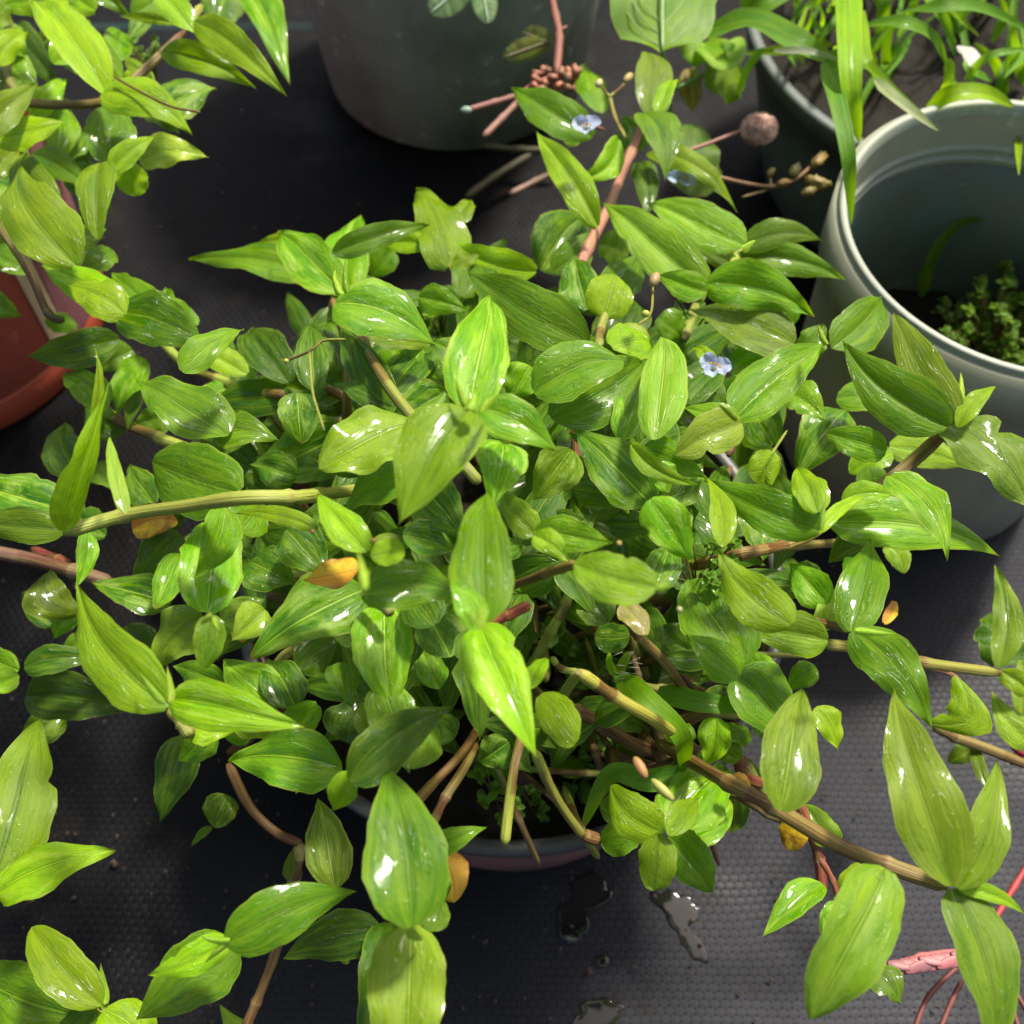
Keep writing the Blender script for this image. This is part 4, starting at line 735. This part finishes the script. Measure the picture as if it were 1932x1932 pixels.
mstem(kl, [(1248,96),(1262,200),(1266,310)], 15, (.172, .14, .10), (.18, .26, .10)); mstem(kl, [(1268,170),(1330,140),(1380,110)], 9, .13, (.16, .26, .08)); mstem(kl, [(1250,95),(1250,0),(1252,-60)], 6, (.181, .184, .182), (.30, .44, .17), 'midrib')
for dx in (-1, 1):
    for k_ in range(3): mstem(kl, [(1250,92 - 22 * k_),(1250 + dx * 40,60 - 30 * k_),(1250 + dx * 74,14 - 40 * k_)], 2.2, (.1795, .1800, .1745), (.26, .38, .14), 'vein')
# sensitive plant at lower right
m2 = empty('sensitive_plant', P(1932, 1700, .06), 'red stemmed sensitive plant with closed pink leaves, bottom right corner', 'plant')
mstem(m2, [(1965,1590),(1915,1670),(1870,1745)], 12, .12, (.34, .04, .04)); mstem(m2, [(1672,1832),(1740,1812),(1830,1800),(1900,1800)], 26, .11, (.48, .17, .17), 'folded_leaf')
for q in [[(1722,1950),(1752,1880),(1810,1820)],[(1770,1950),(1795,1890),(1815,1850)],[(1925,1950),(1905,1890),(1890,1850)],[(1950,1930),(1915,1870)],[(1890,1950),(1900,1900),(1893,1860)]]:
    mstem(m2, q, 10, .09, (.17, .045, .035), 'folded_leaf')
for k in range(16):
    t = k / 15; ellipsoid('leaflet', P(1680 + 150 * t, 1828 - 22 * t + (4 if k % 2 else -4), .1135 + .0004 * (k % 3)), .0052, .0019, .0007, m2, M['tint'], jitter((.42, .15, .16), .2), (.3 if k % 2 else -.3, 0, .35 if k % 2 else -.15), 12, 6)
for k in range(14):
    ellipsoid('flower_bristle', P(1928 + rr3.uniform(-16, 16), 1412 + rr3.uniform(-26, 26), .11 + rr3.uniform(-.004, .004)), .004, .0016, .0016, m2, M['tint'], jitter((.26, .02, .04), .3), (0, rr3.uniform(-1, 1), rr3.uniform(0, 3)), 8, 6)
_w = leaf(g1, 1838, 128, 1812, 84, 30, 6, (.85, .82, .70), 2, 6, hf=.16, mat='petal', name='petal'); _w['label'] = 'fallen looking creamy white petal'
# ------------------------------------------------------------------ puddles, crumbs, droplets
def puddle(label, outline, z=-.0004):
    W = [P(x, y, 0) for x, y in outline]; c = sum(W, Vector()) / len(W); vs, fs = [], []
    pts = []; n = len(W)
    for i in range(n):
        for k in range(8):
            t = k / 8; p0, p1, p2, p3 = W[i - 1], W[i], W[(i + 1) % n], W[(i + 2) % n]
            q = .5 * ((2 * p1) + (p2 - p0) * t + (2 * p0 - 5 * p1 + 4 * p2 - p3) * t * t + (3 * p1 - p0 - 3 * p2 + p3) * t ** 3); q = q + (q - c) * (.35 * mnoise.noise(q * 160) + .10 * mnoise.noise(q * 420)); pts.append(q - c)
    m_ = len(pts)
    for s, zz in ((1, -.003), (.985, 0), (.9, .00005), (.5, .00005)):
        for q in pts: vs.append((q.x * s, q.y * s, zz + z))
    vs.append((0, 0, z + .00005))
    for j in range(3):
        for k in range(m_): fs.append((j * m_ + k, j * m_ + (k + 1) % m_, (j + 1) * m_ + (k + 1) % m_, (j + 1) * m_ + k))
    for k in range(m_): fs.append((3 * m_ + k, 3 * m_ + (k + 1) % m_, 4 * m_))
    o = link('puddle', mesh('puddle', vs, fs), None, Vector((c.x, c.y, 0)), M['puddle']); tag(o, label, 'puddle')
puddle('dark rain puddle on the cloth just below the maroon pot', [(1085,1655),(1130,1650),(1148,1690),(1125,1712),(1100,1718),(1112,1745),(1090,1780),(1062,1762),(1058,1715),(1080,1690)])
puddle('irregular wet puddle on the cloth below the lower right rosette', [(1225,1690),(1270,1678),(1310,1700),(1318,1730),(1300,1750),(1335,1790),(1318,1815),(1290,1790),(1280,1760),(1262,1740),(1250,1712)])
puddle('shallow puddle at the bottom edge of the cloth, below centre', [(1090,1900),(1140,1885),(1180,1900),(1165,1932),(1120,1950),(1085,1930)])
puddle('tiny puddle on the cloth between the larger ones', [(1128,1806),(1140,1800),(1150,1812),(1140,1824),(1126,1820)])
def bead(name, c, r, parent, sq=.55, label=None):
    o = ellipsoid(name, c, r, r * 1.1, r * sq, parent, M['water'], None, seg=16, rings=10)
    if label: tag(o, label, 'water drop', 'rain drops on the black cloth')
    return o
rb = random.Random(21); nb = 0
for (x, y) in [(1160,1678),(1166,1703),(1155,1716),(1028,1752),(1144,1812),(1136,1676),(30,815),(60,838),(20,845),(410,312),(280,452),(420,365),(62,805),(300,430),(455,210),(500,350)]:
    bead('water_drop', P(x, y, .003), .0014, None, .6, 'small round rain drop beaded on the black cloth')
cr = []; VS, FS = [], []
for k in range(700):
    x, y = rb.uniform(0, 1932), rb.uniform(0, 1932); p = P(x, y, .002); s_ = rb.uniform(.0003, .0012) * (2.2 if rb.random() < .03 else 1); i = len(VS); a = rb.uniform(0, 3)
    for dx, dy, dz in [(-1,-.6,0),(1,-.5,0),(.8,.7,0),(-.7,.6,0),(0,0,1)]:
        VS.append(p + Vector((dx * math.cos(a) - dy * math.sin(a), dx * math.sin(a) + dy * math.cos(a), dz)) * s_)
    FS += [(i, i + 1, i + 4), (i + 1, i + 2, i + 4), (i + 2, i + 3, i + 4), (i + 3, i, i + 4), (i + 3, i + 2, i + 1, i)]
tag(link('soil_crumbs', mesh('soil_crumbs', VS, FS, False), mat=simple('crumb', (.10, .07, .045), .8)), 'soil and leaf crumbs scattered on the black cloth', 'debris', None, 'stuff')
# drops resting on leaves: ray cast on to the finished leaves
bpy.context.view_layer.update(); dg = bpy.context.evaluated_depsgraph_get()
rd = random.Random(4); cand = list(DROPS)
for k in range(150): cand.append((rd.uniform(60, 1900), rd.uniform(60, 1900), rd.choice([2.2, 2.8, 3.5, 4.5])))
for px, py, r_ in cand:
    d = ray(px, py).normalized(); ok, loc, nrm, idx, ob, mt = scn.ray_cast(dg, CAM, d)
    if not ok or ob.name.split('.')[0] not in ('leaf',) or ob.parent not in (main, pb): continue
    m = (loc - CAM).length / FP; r = r_ * m
    if nrm.dot(-d) < 0: nrm = -nrm
    e = ellipsoid('water_drop', Vector(), r, r * rd.uniform(.9, 1.3), r * .26, None, M['water'], None, seg=12, rings=8)
    e.rotation_mode = 'QUATERNION'; e.rotation_quaternion = nrm.to_track_quat('Z', 'Y'); e.parent = ob; e.location = loc + nrm * r * .05 - parent_world(ob)
